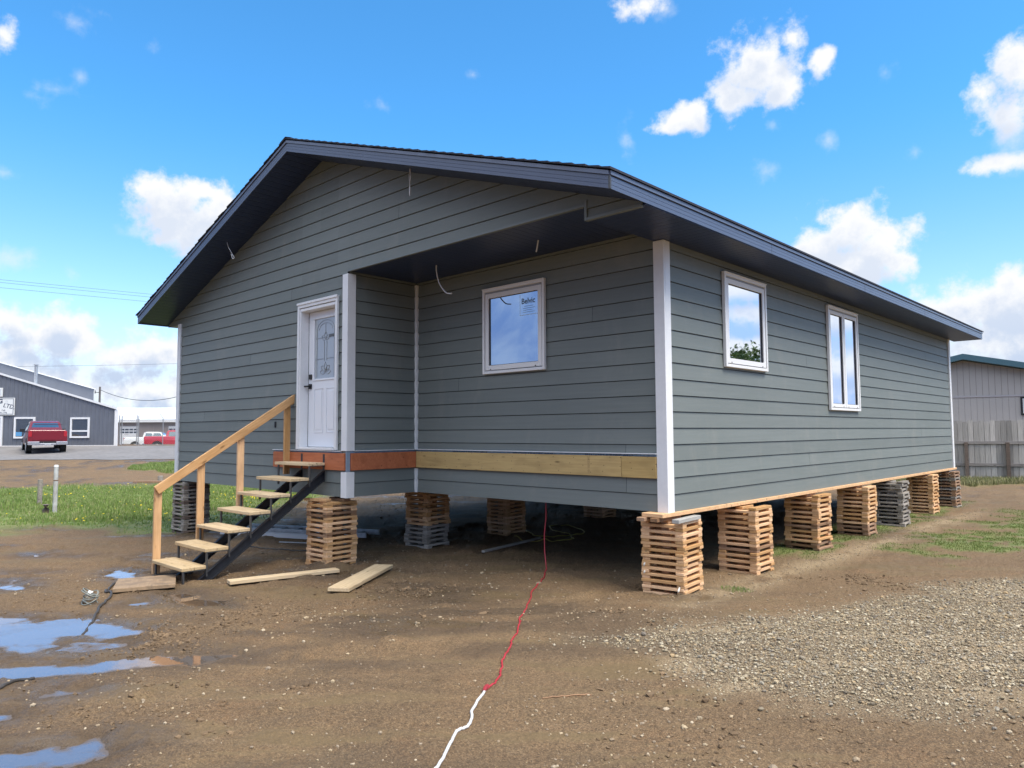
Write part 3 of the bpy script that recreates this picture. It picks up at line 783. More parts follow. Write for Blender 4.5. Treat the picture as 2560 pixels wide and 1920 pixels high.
pk = (RNG.random(len(xs)) < np.maximum(d1 * .55, d2 * .5)) & (fbm(xs * 5, ys * 5, 3, 54) > -.2)
xs, ys = xs[pk], ys[pk]
blades("thin_turf", xs, ys, RNG.uniform(.007, .024, len(xs)), .0035, island_mat("mossy_turf", [(.09, .13, .025), (.15, .19, .04), (.20, .215, .075), (.12, .16, .03)], .7), "thin mossy turf patches to the right of the pallet row")
xs = RNG.uniform(-8, 6, 60000); ys = RNG.uniform(17, 24, 60000)
pk = sdf(xs, ys, BACKG) + .9 * fbm(xs * .9, ys * .9, 3, 55) > 0
xs, ys = xs[pk], ys[pk]
blades("rough_grass", xs, ys, RNG.uniform(.06, .2, len(xs)), .010, DRYG, "rough half dry grass in front of the board fence")
# tufts at the side of the nearest stack
a = RNG.uniform(0, 6.28, 260); q = RNG.random(260) ** .7 * .13
blades("grass_tuft", .42 + np.cos(a) * q * 1.3, .62 + np.sin(a) * q, RNG.uniform(.01, .035, 260), .0025, GRASS, "small green tuft beside the nearest pallet stack")
# dandelions
DAND = mat("dandelion_yellow", (.80, .62, .02), .6)
xs = np.concatenate([RNG.uniform(-24, -9.5, 420), RNG.normal(-13.5, 1.6, 350)]); ys = np.concatenate([RNG.uniform(-4, 8, 420), RNG.normal(3.6, .9, 350)])
pk = (sdf(xs, ys, LAWN) > .3) & (RNG.random(len(xs)) < .35 + .65 * sst(0, .4, fbm(xs * .5, ys * .5, 2, 95)))
xs, ys = xs[pk], ys[pk]
stones("dandelions", xs, ys, RNG.uniform(.012, .024, len(xs)), DAND, "yellow dandelion heads dotting the left lawn", "dandelions", -2.6, .5, .05)

# ------------------------------------------------------------------ asphalt lot
def lot():
    co = []; fs = []
    ss_ = np.arange(38.2, 50.2, .5); rr_ = np.arange(-60, 6.01, .5)
    f_ = np.array([-.6887, .7251]); l_ = np.array([.7251, .6887])
    for s in ss_:
        for r in rr_:
            s2 = s + (.25 * math.sin(r * .7) + .2 * math.sin(r * 1.9) if s == ss_[0] else 0)
            x, y = np.array([CX, CY]) + f_ * s2 + l_ * r
            co.append((x, y, float(g0(np.array([x]), np.array([y]))[0]) + .02))
    n = len(rr_)
    for i in range(len(ss_) - 1):
        for j in range(n - 1): fs.append((i * n + j, i * n + j + 1, (i + 1) * n + j + 1, (i + 1) * n + j))
    m = mat("worn_asphalt", (.20, .19, .185), .9, vary=.25, nscale=.35, fine=.3)
    o = MB().add(co, fs, True).build("asphalt_lot", m)
    if o.data.polygons[0].normal.z < 0: o.data.flip_normals()
    tag(o, "pale grey paved lot in front of the grey shop", "lot", kind='structure')
lot()

# ------------------------------------------------------------------ THE HOUSE
HW, HD, HA, HL = 9.2874, 1.1291, 3.9786, 11.581
ZB, ZS, ZP = .80, 3.57, 3.707
RO, RS, RO2 = .5335, .5432, .562
Z1, Z2, RH = 3.7387, 5.4822, .1495
XR = -HW / 2
SLP = (Z2 - Z1) / (HW / 2 + RS)
roofz = lambda x: Z2 - SLP * abs(x - XR)
under = lambda x: roofz(x) - RH + .012
EXP = .1689

house = empty("house", (XR, HL / 2, 0))
tag(house, "new grey green bungalow with dark gable roof raised on pallet stacks", "house")
HINV = Matrix.Translation(-Vector((XR, HL / 2, 0)))
def hpart(o, parent=None):
    """part built in world coordinates: move its mesh into the house's frame"""
    o.data.transform(HINV)
    o.parent = parent if parent is not None else house
    return o
def HB(mb, name, m, parent=None, bevel=0.0): return hpart(mb.build(name, m, None, bevel), parent)

def clip_poly(poly, axis, val, keep_less):
    out = []
    for i in range(len(poly)):
        a, b = poly[i], poly[(i + 1) % len(poly)]
        ia = (a[axis] <= val) if keep_less else (a[axis] >= val)
        ib = (b[axis] <= val) if keep_less else (b[axis] >= val)
        if ia: out.append(a)
        if ia != ib:
            t = (val - a[axis]) / (b[axis] - a[axis])
            out.append((a[0] + (b[0] - a[0]) * t, a[1] + (b[1] - a[1]) * t))
    return out
def siding(name, origin, ud, nd, polys, joints=()):
    """lap siding: polys are convex (u,z) polygons; every course is a tilted plank with a butt lip"""
    mb = MB(); o = Vector(origin); ud = Vector(ud); nd = Vector(nd)
    P = lambda u, z, off: o + ud * u + Vector((0, 0, z)) + nd * off
    for poly in polys:
        zmin = min(p[1] for p in poly); zmax = max(p[1] for p in poly)
        k0 = int(math.floor((zmin - ZB) / EXP + 1e-4)); k1 = int(math.ceil((zmax - ZB) / EXP))
        for k in range(k0, k1):
            za, zb = ZB + k * EXP, ZB + (k + 1) * EXP
            gap = .0065 if za > zmin + .01 else 0.0  # open gap bares the dark core, standing in for the lap's shadow line
            pc = clip_poly(clip_poly(poly, 1, zb, True), 1, za + gap, False)
            if len(pc) < 3: continue
            segs = [pc]
            for (jk, ju) in joints:
                if jk == k:
                    ns = []
                    for sgm in segs:
                        for half, lim in ((True, ju - .002), (False, ju + .002)):
                            h = clip_poly(sgm, 0, lim, half)
                            if len(h) >= 3: ns.append(h)
                    segs = ns
            off = lambda z: .016 - .012 * (z - za) / EXP
            for sgm in segs:
                us = [p[0] for p in sgm]
                if max(us) - min(us) < .003: continue
                mb.add([P(u, z, off(z)) for u, z in sgm], [tuple(range(len(sgm)))])
                bot = sorted([p for p in sgm if abs(p[1] - za - gap) < 1e-5])
                if len(bot) >= 2:
                    a, b = bot[0], bot[-1]
                    z_ = za + gap; mb.add([P(a[0], z_, .016), P(b[0], z_, .016), P(b[0], z_ + .001, -.012), P(a[0], z_ + .001, -.012)], [(0, 1, 2, 3)])
    ob = mb.build(name, SIDING)
    bm = bmesh.new(); bm.from_mesh(ob.data)
    for f in bm.faces:
        if f.normal.dot(nd) < -.05: f.normal_flip()
    bm.to_mesh(ob.data); bm.free()
    return hpart(ob)

DX0, DX1, DZ1, DZ0 = -5.12, -4.215, 3.395, 1.40        # rough door opening
e_ = .004
gable = []
def cut(u0, u1, zlow):
    """trapezoid from zlow up to the roof underside, split at the ridge"""
    xs_ = [u0, u1] if not (u0 < XR < u1) else [u0, XR, u1]
    for a, b in zip(xs_[:-1], xs_[1:]):
        gable.append([(a, zlow), (b, zlow), (b, under(b)), (a, under(a))])
cut(-HW - RS + .03, -HW, ZS)
cut(-HW, DX0, ZB)
gable.append([(DX0, ZB), (DX1, ZB), (DX1, DZ0 - .03), (DX0, DZ0 - .03)])
cut(DX0, DX1, DZ1)
cut(DX1, -HA, ZB)
cut(-HA, -.09, ZP)
cut(-.09, RS - .03, ZS)
siding("gable_wall", (0, -HD, 0), (1, 0, 0), (0, -1, 0), gable, [(6, -8.19), (20, -2.92), (11, -6.6), (16, -5.4), (24, -5.6)])
siding("porch_side_wall", (-HA, 0, 0), (0, 1, 0), (1, 0, 0), [[(-HD, ZB), (0, ZB), (0, ZP), (-HD, ZP)]])
siding("porch_back_wall", (0, 0, 0), (1, 0, 0), (0, -1, 0), [[(-HA, ZB), (0, ZB), (0, ZP), (-HA, ZP)]], [(3, -.484), (1, -.482), (8, -3.1), (12, -.9)])
siding("side_wall", (0, 0, 0), (0, 1, 0), (1, 0, 0), [[(0, ZB), (HL, ZB), (HL, ZS + .02), (0, ZS + .02)]], [(2, 3.66), (6, 7.3), (10, 3.66), (13, 9.7), (4, 9.2)])
siding("left_wall", (-HW, 0, 0), (0, -1, 0), (-1, 0, 0), [[(-HL, ZB), (HD, ZB), (HD, ZS + .02), (-HL, ZS + .02)]])
core = MB()  # dark filler box added inside the walls to block stray light
core.box((-HW + .03, .03, ZB + .03), (-.03, HL - .01, ZS + .03))
core.box((-HW + .03, -HD + .20, ZB + .03), (-HA - .03, .029, ZS + .03))
core.box((-HW + .03, -HD + .02, ZB + .03), (DX0 - .02, -HD + .199, ZS + .03))
core.box((DX1 + .02, -HD + .02, ZB + .03), (-HA - .03, -HD + .199, ZS + .03))
HB(core, "light_block", DARK_INT)
fl = MB(); fl.box((-HW + .01, 0.005, ZB), (-.01, HL - .01, ZB + .028)); fl.box((-HW + .01, -HD + .005, ZB), (-HA - .01, .004, ZB + .028))
HB(fl, "floor_frame", FLOORUNDER)
jo = MB()
for i in range(14): jo.box((-HW + .1, .4 + i * .8, ZB - .0), (-.15, .44 + i * .8, ZB - .035))
HB(jo, "floor_joist", DARKWOOD)
back = MB().box((-HW + .005, HL - .009, ZB), (-.005, HL, ZS)); HB(back, "back_wall", SIDING)
# gable core behind the siding over the porch
gb = MB()
gb.prism([(-HW - RS + .06, -HD + .03, ZS + .02), (-HA, -HD + .03, ZS + .02), (-HA, -HD + .03, ZP + .02), (-.085, -HD + .03, ZP + .02), (-.085, -HD + .03, ZS + .02), (RS - .06, -HD + .03, ZS + .02), (RS - .06, -HD + .03, under(RS) + .03), (XR, -HD + .03, under(XR)), (-HW - RS + .06, -HD + .03, under(RS) + .03)], (0, .05, 0))
HB(gb, "gable_frame", DARK_INT)
tr = MB(); tr.box((-.115, -HD - .022, ZS - .004), (-.088, -HD + .03, ZP + .05)); tr.box((-.0875, -HD - .021, ZS - .005), (RS - .04, -HD + .02, ZS + .022))
tr.box((-HA + .0, -HD - .020, ZP - .006), (-.116, -HD + .02, ZP + .018))
HB(tr, "beam_trim", mat("grey_green_trim", (.165, .188, .185), .5))

# roof: lapped shingle courses on two slopes
sh = MB()
y0, y1 = -HD - RO - .03, HL + RO2 + .03
ncourse = 38
for sgn in (1, -1):
    L = HW / 2 + RS + .03
    for i in range(ncourse):
        t0, t1 = i / ncourse * L, (i + 1) / ncourse * L + .02
        za = Z2 - SLP * t0; zb = Z2 - SLP * min(t1, L)
        x0_, x1_ = XR + sgn * t0, XR + sgn * min(t1, L)
        jy = random.uniform(-.008, .008)
        sh.hexa([(x0_, y0 + jy, za + .012), (x1_, y0 + jy, zb + .012), (x1_, y1, zb + .012), (x0_, y1, za + .012),
                 (x0_, y0 + jy, za + .018), (x1_, y0 + jy, zb + .032), (x1_, y1, zb + .032), (x0_, y1, za + .018)] if sgn > 0 else
                [(x1_, y0 + jy, zb + .012), (x0_, y0 + jy, za + .012), (x0_, y1, za + .012), (x1_, y1, zb + .012),
                 (x1_, y0 + jy, zb + .032), (x0_, y0 + jy, za + .018), (x0_, y1, za + .018), (x1_, y1, zb + .032)])
for i in range(44):
    yy = y0 + i * (y1 - y0) / 44
    sh.hexa([(XR - .14, yy, Z2 - .14 * SLP + .034), (XR, yy, Z2 + .034), (XR, yy + .30, Z2 + .028), (XR - .14, yy + .30, Z2 - .14 * SLP + .028),
             (XR - .14, yy, Z2 - .14 * SLP + .042), (XR, yy, Z2 + .042), (XR, yy + .30, Z2 + .036), (XR - .14, yy + .30, Z2 - .14 * SLP + .036)])
    sh.hexa([(XR, yy, Z2 + .034), (XR + .14, yy, Z2 - .14 * SLP + .034), (XR + .14, yy + .30, Z2 - .14 * SLP + .028), (XR, yy + .30, Z2 + .028),
             (XR, yy, Z2 + .042), (XR + .14, yy, Z2 - .14 * SLP + .042), (XR + .14, yy + .30, Z2 - .14 * SLP + .036), (XR, yy + .30, Z2 + .036)])
roof = HB(sh, "roof", SHINGLE)
# deck closing the attic
dk = MB()
for sgn in (1, -1):
    x1_ = XR + sgn * (HW / 2 + RS - .02)
    dk.add([(XR, -HD - RO + .02, Z2 - .005), (x1_, -HD - RO + .02, Z1 + .002), (x1_, HL + RO2 - .02, Z1 + .002), (XR, HL + RO2 - .02, Z2 - .005)], [(0, 1, 2, 3)])
HB(dk, "roof_deck", DARK_INT, roof)

def strip(mb, p0, p1, n, zl, zh, th):
    """a vertical-faced moulding strip from p0 to p1, between heights zl..zh above those points, th thick along n"""
    p0, p1, n = Vector(p0), Vector(p1), Vector(n)
    Zl, Zh = Vector((0, 0, zl)), Vector((0, 0, zh))
    mb.hexa([p0 + Zl, p1 + Zl, p1 + Zl + n * th, p0 + Zl + n * th, p0 + Zh, p1 + Zh, p1 + Zh + n * th, p0 + Zh + n * th])
def fascia(p0, p1, n, name):
    h = RH
    mb = MB()
    q0, q1 = Vector(p0) - Vector(n) * .012, Vector(p1) - Vector(n) * .012
    strip(mb, q0, q1, n, -h + .004, -.004, .010)
    z = -h
    for hh in (.036, .036, .036): strip(mb, p0, p1, n, z, z + hh - .003, .004); z += hh
    HB(mb, "fascia", FASCIA, roof)
    mb = MB(); strip(mb, p0, p1, n, z + .006, -.001, .016); HB(mb, "drip_edge", DRIP, roof)
xe = RS
for (a, b, n) in (((xe, -HD - RO, Z1), (xe, HL + RO2, Z1), (1, 0, 0)), ((-HW - RS, -HD - RO, Z1), (-HW - RS, HL + RO2, Z1), (-1, 0, 0))): fascia(a, b, n, "fascia")
for yy, n in ((-HD - RO, (0, -1, 0)), (HL + RO2, (0, 1, 0))):
    fascia((XR, yy, Z2), (xe, yy, Z1), n, "fascia"); fascia((-HW - RS, yy, Z1), (XR, yy, Z2), n, "fascia")
for yy in (1.4, 4.5, 7.6, 10.8): HB(MB().box((xe + .002, yy - .0025, Z1 - RH), (xe + .0052, yy + .0025, Z1 - .04)), "fascia_seam", STEEL_GREY, roof)
HB(MB().box((xe - .01, -HD - RO - .006, Z1 - RH - .001), (xe + .008, -HD - RO + .012, Z1 - .04)), "fascia_seam", STEEL_GREY, roof)
# soffits
zs = ZS + .012
sf = MB(); sf.box((.0, -HD + .001, zs), (xe - .005, HL + RO2 - .01, zs + .012)); sf.box((-.088, -HD + .032, zs), (-.0005, -.001, zs + .012)); HB(sf, "soffit", SOFFIT_Y, roof)
sf = MB(); sf.box((-HW - RS + .005, -HD + .001, zs), (-HW - .001, HL + RO2 - .01, zs + .012)); HB(sf, "soffit", SOFFIT_Y, roof)
for y_a, y_b in ((-HD - RO + .008, -HD - .002), (HL + .002, HL + RO2 - .008)):
    sf = MB()
    for sgn in (1, -1):
        xa, xb = XR, XR + sgn * (HW / 2 + RS - .02)
        za, zb = Z2 - RH + .010, roofz(xb) - RH + .010
        a_, b_ = ((xa, za), (xb, zb)) if sgn > 0 else ((xb, zb), (xa, za))
        sf.hexa([(a_[0], y_a, a_[1]), (b_[0], y_a, b_[1]), (b_[0], y_b, b_[1]), (a_[0], y_b, a_[1]), (a_[0], y_a, a_[1] + .01), (b_[0], y_a, b_[1] + .01), (b_[0], y_b, b_[1] + .01), (a_[0], y_b, a_[1] + .01)])
    HB(sf, "soffit", SOFFIT_X, roof)
pc_ = MB(); pc_.box((-HA + .001, -HD + .022, ZP), (-.089, -.001, ZP + .012)); pc_.box((-.0885, -HD + .032, zs + .013), (-.076, -.002, ZP + .02)); HB(pc_, "porch_ceiling", SOFFIT_X)

# corner trims
def cornertrim(x, y, dx, dy, z0, z1, wdt=.092, pr=.032):
    mb = MB()
    # x face leg then y face leg, butted
    mb.box((x + dx * pr, y + dy * pr, z0), (x - dx * wdt, y, z1))
    mb.box((x + dx * pr, y, z0), (x, y - dy * wdt, z1))
    return HB(mb, "corner_trim", WHITE, bevel=.002)
cornertrim(0, 0, 1, -1, ZB - .005, ZS + .008)
cornertrim(0, HL, 1, 1, ZB - .005, ZS + .008)
cornertrim(-HW, -HD, -1, -1, ZB - .005, ZS + .008)
cornertrim(-HA, -HD, 1, -1, 1.385, ZP - .035)
cornertrim(-HA, -HD, 1, -1, ZB - .01, 1.118)
for z0, z1 in ((1.39, ZP - .03), (ZB - .005, 1.125)): HB(MB().box((-HA + .001, -.045, z0), (-HA + .042, -.001, z1)), "corner_trim", WHITE, bevel=.003)
HB(MB().box((-HA + .001, -HD - .022, 1.119), (-HA + .024, -HD - .001, 1.384)).box((-HA + .001, -HD - .0005, 1.119), (-HA + .024, -HD + .03, 1.384)), "corner_post", mat("dull_blue_metal", (.22, .28, .36), .5))

# ledger boards, wrap and flashing
LZ0, LZ1 = 1.138, 1.357
HB(MB().box((-5.785, -HD - .045, LZ0), (-HA - .005, -HD - .017, LZ1)), "ledger_board", ORANGE, bevel=.002)['label'] = "orange stained ledger board below the door"
HB(MB().box((-HA + .017, -HD + .035, LZ0), (-HA + .045, -.046, LZ1)), "ledger_board", ORANGE, bevel=.002)['label'] = "orange stained ledger board on the porch side wall"
HB(MB().box((-HA + .046, -.045, LZ0), (-.523, -.017, LZ1)), "ledger_board", TAN, bevel=.002)['label'] = "long tan ledger board with nail dots"
HB(MB().box((-.519, -.0445, LZ0 - .002), (-.095, -.017, LZ1 - .002)), "ledger_board", TAN, bevel=.002)['label'] = "short tan ledger board beside the corner trim"
HB(MB().box((-HA + .018, -.018, 1.3585), (-.094, -.0165, 1.381)).box((-HA + .0165, -HD + .02, 1.3585), (-HA + .018, -.047, 1.381)).box((-5.78, -HD - .018, 1.3585), (-HA - .093, -HD - .0165, 1.381)), "house_wrap", WRAP)
HB(MB().box((-HA + .046, -.050, 1.382), (-.094, -.0165, 1.390)).box((-HA + .0165, -HD + .093, 1.382), (-HA + .050, -.0455, 1.390)).box((-5.80, -HD - .050, 1.3795), (-HA - .093, -HD - .0165, 1.3865)), "flashing", FLASH)
for ux in (-1.02, -2.12, -3.2):
    hpart(text_mesh("wrap_print", "BREATHABLE BUILDING WRAP", .046, frame_mtx((ux, -.0192, 1.345), (1, 0, 0), (0, 0, 1)), NAVYINK, None, .0003))
hpart(text_mesh("board_print", "2025/01/01", .042, frame_mtx((-.965, -.0455, LZ1 - .01), (0, 0, -1), (1, 0, 0)), mat("faded_stamp_ink", (.26, .17, .08), .7), None, .0002))

# windows
def window(p00, ud, nd, wd, ht, glass, double=False, sticker=False):
    o = Vector(p00); ud = Vector(ud); nd = Vector(nd)
    P = lambda u, z, n: o + ud * u + Vector((0, 0, z)) + nd * n
    def bx(mb, u0, u1, z0, z1, n0, n1):
        a = [P(u0, z0, n0), P(u1, z0, n0), P(u1, z0, n1), P(u0, z0, n1), P(u0, z1, n0), P(u1, z1, n0), P(u1, z1, n1), P(u0, z1, n1)]
        mb.hexa(a)
    f = MB(); t = .034
    bx(f, 0, t, 0, ht, .0, .040); bx(f, wd - t, wd, 0, ht, .0, .040); bx(f, t, wd - t, 0, t, .0, .0395); bx(f, t, wd - t, ht - t, ht, .0, .0395)
    bx(f, -.004, wd + .004, ht + .0005, ht + .010, 0, .050)
    fo = HB(f, "window", VINYL, bevel=.003)
    # recessed inner lining with a shadow gap, then one or two sashes
    ln = MB(); g_ = .010
    for a, b, c, d in ((t, wd - t, t, t + g_), (t, wd - t, ht - t - g_ - .014, ht - t), (t, t + g_, t + g_, ht - t - g_ - .014), (wd - t - g_, wd - t, t + g_, ht - t - g_ - .014)): bx(ln, a, b, c, d, .0, .020)
    HB(ln, "lining", mat("grey_window_gasket", (.30, .31, .33), .5), fo)
    spans = [(t + g_, wd - t - g_)] if not double else [(t + g_, wd / 2 - .006), (wd / 2 + .006, wd - t - g_)]
    if double:
        mb = MB(); bx(mb, wd / 2 - .006, wd / 2 + .006, t + g_, ht - t - g_ - .014, .0, .016); HB(mb, "mullion", VINYL, fo)
    zt = ht - t - g_ - .016; zb = t + g_ + .002; s_w = .058 if not double else .05
    for u0, u1 in spans:
        u0 += .002; u1 -= .002
        sa = MB()
        bx(sa, u0, u0 + s_w, zb, zt, .0, .032); bx(sa, u1 - s_w, u1, zb, zt, .0, .032)
        bx(sa, u0 + s_w, u1 - s_w, zb, zb + s_w, .0, .0315); bx(sa, u0 + s_w, u1 - s_w, zt - s_w, zt, .0, .0315)
        HB(sa, "sash", VINYL, fo, bevel=.002)
        gs = MB(); k = .006
        for a, b, c, d in ((u0 + s_w, u1 - s_w, zb + s_w, zb + s_w + k), (u0 + s_w, u1 - s_w, zt - s_w - k, zt - s_w), (u0 + s_w, u0 + s_w + k, zb + s_w + k, zt - s_w - k), (u1 - s_w - k, u1 - s_w, zb + s_w + k, zt - s_w - k)): bx(gs, a, b, c, d, 0, .018)
        HB(gs, "gasket", BLACK, fo)
        pn = MB(); bx(pn, u0 + s_w + k, u1 - s_w - k, zb + s_w + k, zt - s_w - k, .0, .008); HB(pn, "pane", glass, fo)
        for wh_ in (u0 + .09, u1 - .105):
            ck = MB(); bx(ck, wh_, wh_ + .015, zb + .004, zb + .016, .032, .035); HB(ck, "weep_hole", BLACK, fo)
        if sticker:
            su0, su1, sz0, sz1 = u1 - s_w - k - .30, u1 - s_w - k - .004, zt - s_w - k - .27, zt - s_w - k - .015
            st = MB(); bx(st, su0, su1, sz0, sz1, .0082, .0092)
            so_ = HB(st, "sticker", glass_mat("pale_blue_sticker", .14, (.74, .86, 1), (.20, .32, .40)), fo)
            ed = MB(); bx(ed, su0, su0 + .006, sz0, sz1, .0093, .0098); bx(ed, su0, su1, sz0, sz0 + .006, .0099, .0103); HB(ed, "sticker_edge", mat("bright_sticker_edge", (.62, .76, .82), .4), fo)
            hpart(text_mesh("sticker_logo", "Belvic", .095, frame_mtx(P(su0 + .025, sz1 - .115, .0100), ud, (0, 0, 1)), GREYINK, None, .0002, bold=.002), fo)
            lm = MB()
            for q, (a, b) in enumerate(((.07, .22), (.05, .25), (.06, .20), (.05, .24))): bx(lm, su0 + a, su0 + b, sz1 - .150 - q * .024, sz1 - .145 - q * .024, .0093, .0097)
            HB(lm, "sticker_lines", mat("pale_grey_ink", (.26, .40, .47), .5), fo)
    return fo
wz = lambda: None
window((-2.606, -.016, 2.342), (1, 0, 0), (0, -1, 0), 1.034, 1.070, GLASS_FRONT, sticker=True)['label'] = "square front window with a pale sticker in its upper right corner"
window((.016, 1.233, 2.348), (0, 1, 0), (1, 0, 0), 1.100, 1.092, GLASS_SIDE)['label'] = "single side window nearest the corner"
window((.016, 4.422, 1.911), (0, 1, 0), (1, 0, 0), 1.260, 1.536, GLASS_SIDE, double=True)['label'] = "tall double side window with two narrow panes"

# door
YD = -HD
fr = MB()
ox0, ox1, oz0, oz1 = -5.163, -4.168, 1.397, 3.420
t = .045
fr.box((ox0, YD - .048, oz0), (ox0 + t, YD - .014, oz1 - .07)); fr.box((ox1 - t, YD - .048, oz0), (ox1, YD - .014, oz1 - .07)); fr.box((ox0, YD - .047, oz1 - .069), (ox1, YD - .014, oz1))
fr.box((ox0 - .006, YD - .060, oz1 - .028), (ox1 + .006, YD - .0475, oz1 + .006))
fr.box((ox0 + t + .001, YD - .034, oz0), (ox0 + t + .028, YD + .13, oz1 - .075)); fr.box((ox1 - t - .028, YD - .034, oz0), (ox1 - t - .001, YD + .13, oz1 - .075)); fr.box((ox0 + t + .029, YD - .034, oz1 - .118), (ox1 - t - .029, YD + .13, oz1 - .076))
fr.box((ox0 + t + .029, YD - .055, oz0 - .005), (ox1 - t - .029, YD + .13, oz0 + .026))
dfr = HB(fr, "door_frame", WHITE, bevel=.003)
sx0, sx1, sz0, sz1 = ox0 + t + .034, ox1 - t - .034, oz0 + .032, oz1 - .124
yd = YD + .095
gx0, gx1, gz0, gz1 = sx0 + .155, sx1 - .155, 2.36, 3.19
dr = MB()
dr.box((sx0, yd, sz0), (sx1, yd + .035, gz0)); dr.box((sx0, yd, gz1), (sx1, yd + .035, sz1)); dr.box((sx0, yd, gz0 + .0001), (gx0, yd + .035, gz1 - .0001)); dr.box((gx1, yd, gz0 + .0001), (sx1, yd + .035, gz1 - .0001))
for a, b, c, d in ((gx0 - .025, gx1 + .025, gz0 - .025, gz0), (gx0 - .025, gx1 + .025, gz1, gz1 + .025), (gx0 - .025, gx0, gz0, gz1), (gx1, gx1 + .025, gz0, gz1)): dr.box((a, yd - .012, c + .0002), (b, yd - .0005, d - .0002))
pw = (sx1 - sx0 - .155 * 2 - .08) / 2
for k in (0, 1):
    px = sx0 + .155 + k * (pw + .08)
    for a, b, c, d in ((px, px + pw, 1.62, 1.632), (px, px + pw, 2.22, 2.232), (px, px + .012, 1.633, 2.219), (px + pw - .012, px + pw, 1.633, 2.219)): dr.box((a, yd - .007, c), (b, yd - .0005, d))
    dr.box((px + .035, yd - .008, 1.67), (px + pw - .035, yd - .0005, 2.185))
door = HB(dr, "door", mat("white_door_paint", (.76, .78, .82), .35), bevel=.002)
HB(MB().box((sx0 - .004, yd - .002, sz0), (sx0 - .0005, yd + .03, sz1)).box((sx0, yd + .01, sz0 - .008), (sx1, yd + .03, sz0 - .001)), "door_seal", BLACK, door)
HB(MB().box((gx0, yd + .006, gz0), (gx1, yd + .014, gz1)), "door_glass", GLASS_DOOR, door)
ca = MB(); gy = yd + .003; cxm = (gx0 + gx1) / 2; gw = gx1 - gx0
def came(pts, r=.0030): ca.tube([(p[0], gy, p[1]) for p in pts], r, 5)
arc = lambda cx, cz, rx, rz, a0, a1, n=14: [(cx + rx * math.cos(math.radians(a0 + (a1 - a0) * i / n)), cz + rz * math.sin(math.radians(a0 + (a1 - a0) * i / n))) for i in range(n + 1)]
came([(gx0 + .05, gz0 + .02), (gx0 + .05, gz1 - .16)]); came([(gx1 - .05, gz0 + .02), (gx1 - .05, gz1 - .16)])
came(arc(cxm, gz1 - .16, gw / 2 - .05, .13, 180, 0)); came(arc(cxm, gz1 - .16, gw / 2 - .10, .09, 180, 0))
for k in (.03, -.03): came([(cxm + k, gz0 + .24), (cxm + k, gz1 - .32)])
came([(cxm, gz1 - .08), (cxm, gz1 - .22)])
for z_ in (gz0 + .27, gz1 - .27): came([(gx0 + .01, z_), (cxm - .03, z_)], .003); came([(cxm + .03, z_), (gx1 - .01, z_)], .003)
def petal(cx, cz, ang, l, w_):
    pts = []
    for i in range(17):
        q = i / 16; r_ = math.sin(math.pi * q) * w_
        s_1 = 1 if i <= 16 else -1
        pts.append((q * l, r_))
    pts += [(x_, -y_) for x_, y_ in reversed(pts)]
    c_, s_2 = math.cos(math.radians(ang)), math.sin(math.radians(ang))
    came([(cx + x_ * c_ - y_ * s_2, cz + x_ * s_2 + y_ * c_) for x_, y_ in pts], .003)
for an in (90, 40, 140, 0, 180): petal(cxm, gz0 + .09, an, .13, .032)
for an in (90, 30, 150): petal(cxm, gz1 - .30, an, .11, .030)
HB(ca, "glass_came", mat("lead_came", (.27, .29, .31), .45, metal=.3), door)
HB(MB().box((cxm + .09, gy - .006, gz1 - .27), (cxm + .20, gy - .004, gz1 - .235)), "glass_label", mat("dark_label", (.10, .11, .12), .5), door)
hd = MB(); hx = sx0 + .06
hd.box((hx - .032, yd - .018, 2.36), (hx + .032, yd - .001, 2.43)); HB(hd, "door_lock", BLACK, door, bevel=.004)
hd = MB(); hd.box((hx - .032, yd - .018, 2.228), (hx + .032, yd - .001, 2.298)); hd.tube([(hx, yd - .018, 2.263), (hx, yd - .055, 2.263)], .012, 10); hd.box((hx - .10, yd - .068, 2.253), (hx + .012, yd - .050, 2.274))
HB(hd, "door_handle", BLACK, door, bevel=.003)
HB(MB().box((-5.81, -HD - .024, 1.70), (-5.775, -HD - .012, 1.785)), "outlet_box", BLACK)

# sill board and loose cables
HB(MB().box((-.20, -.16, ZB - .042), (.045, HL + .10, ZB - .002)), "sill_board", PINE, bevel=.003)
def cable(pts, r, name="cable"):
    mb = MB()
    P = [Vector(p) for p in pts]
    sp = []
    for i in range(len(P) - 1):
        p0 = P[max(i - 1, 0)]; p1 = P[i]; p2 = P[i + 1]; p3 = P[min(i + 2, len(P) - 1)]
        for k in range(6):
            q = k / 6
            sp.append(.5 * ((2 * p1) + (p2 - p0) * q + (2 * p0 - 5 * p1 + 4 * p2 - p3) * q * q + (3 * p1 - p0 - 3 * p2 + p3) * q ** 3))
    sp.append(P[-1]); mb.tube(sp, r, 6)
    return mb
yw = -HD - .27
c1_ = cable([(-2.38, yw, 4.60), (-2.37, yw, 4.50), (-2.40, yw + .01, 4.40), (-2.385, yw, 4.27)], .005); c2_ = cable([(-2.38, yw, 4.60), (-2.395, yw, 4.50), (-2.37, yw - .01, 4.38), (-2.38, yw, 4.29)], .004)
c1_.add(c2_.v, c2_.f, True); HB(c1_, "cable", CABLE)
c1_ = cable([(-6.92, yw, 4.60), (-6.86, yw, 4.50), (-6.74, yw, 4.38), (-6.66, yw, 4.30), (-6.69, yw - .01, 4.29), (-6.76, yw, 4.37)], .006); HB(c1_, "cable", CABLE)
HB(cable([(-2.92, -.55, ZP), (-2.915, -.55, 3.62), (-2.86, -.55, 3.47), (-2.74, -.55, 3.34), (-2.63, -.55, 3.31)], .008), "cable", CABLE)
HB(cable([(-1.215, -.55, ZP), (-1.225, -.55, 3.66), (-1.245, -.55, 3.58)], .008), "cable", CABLE)

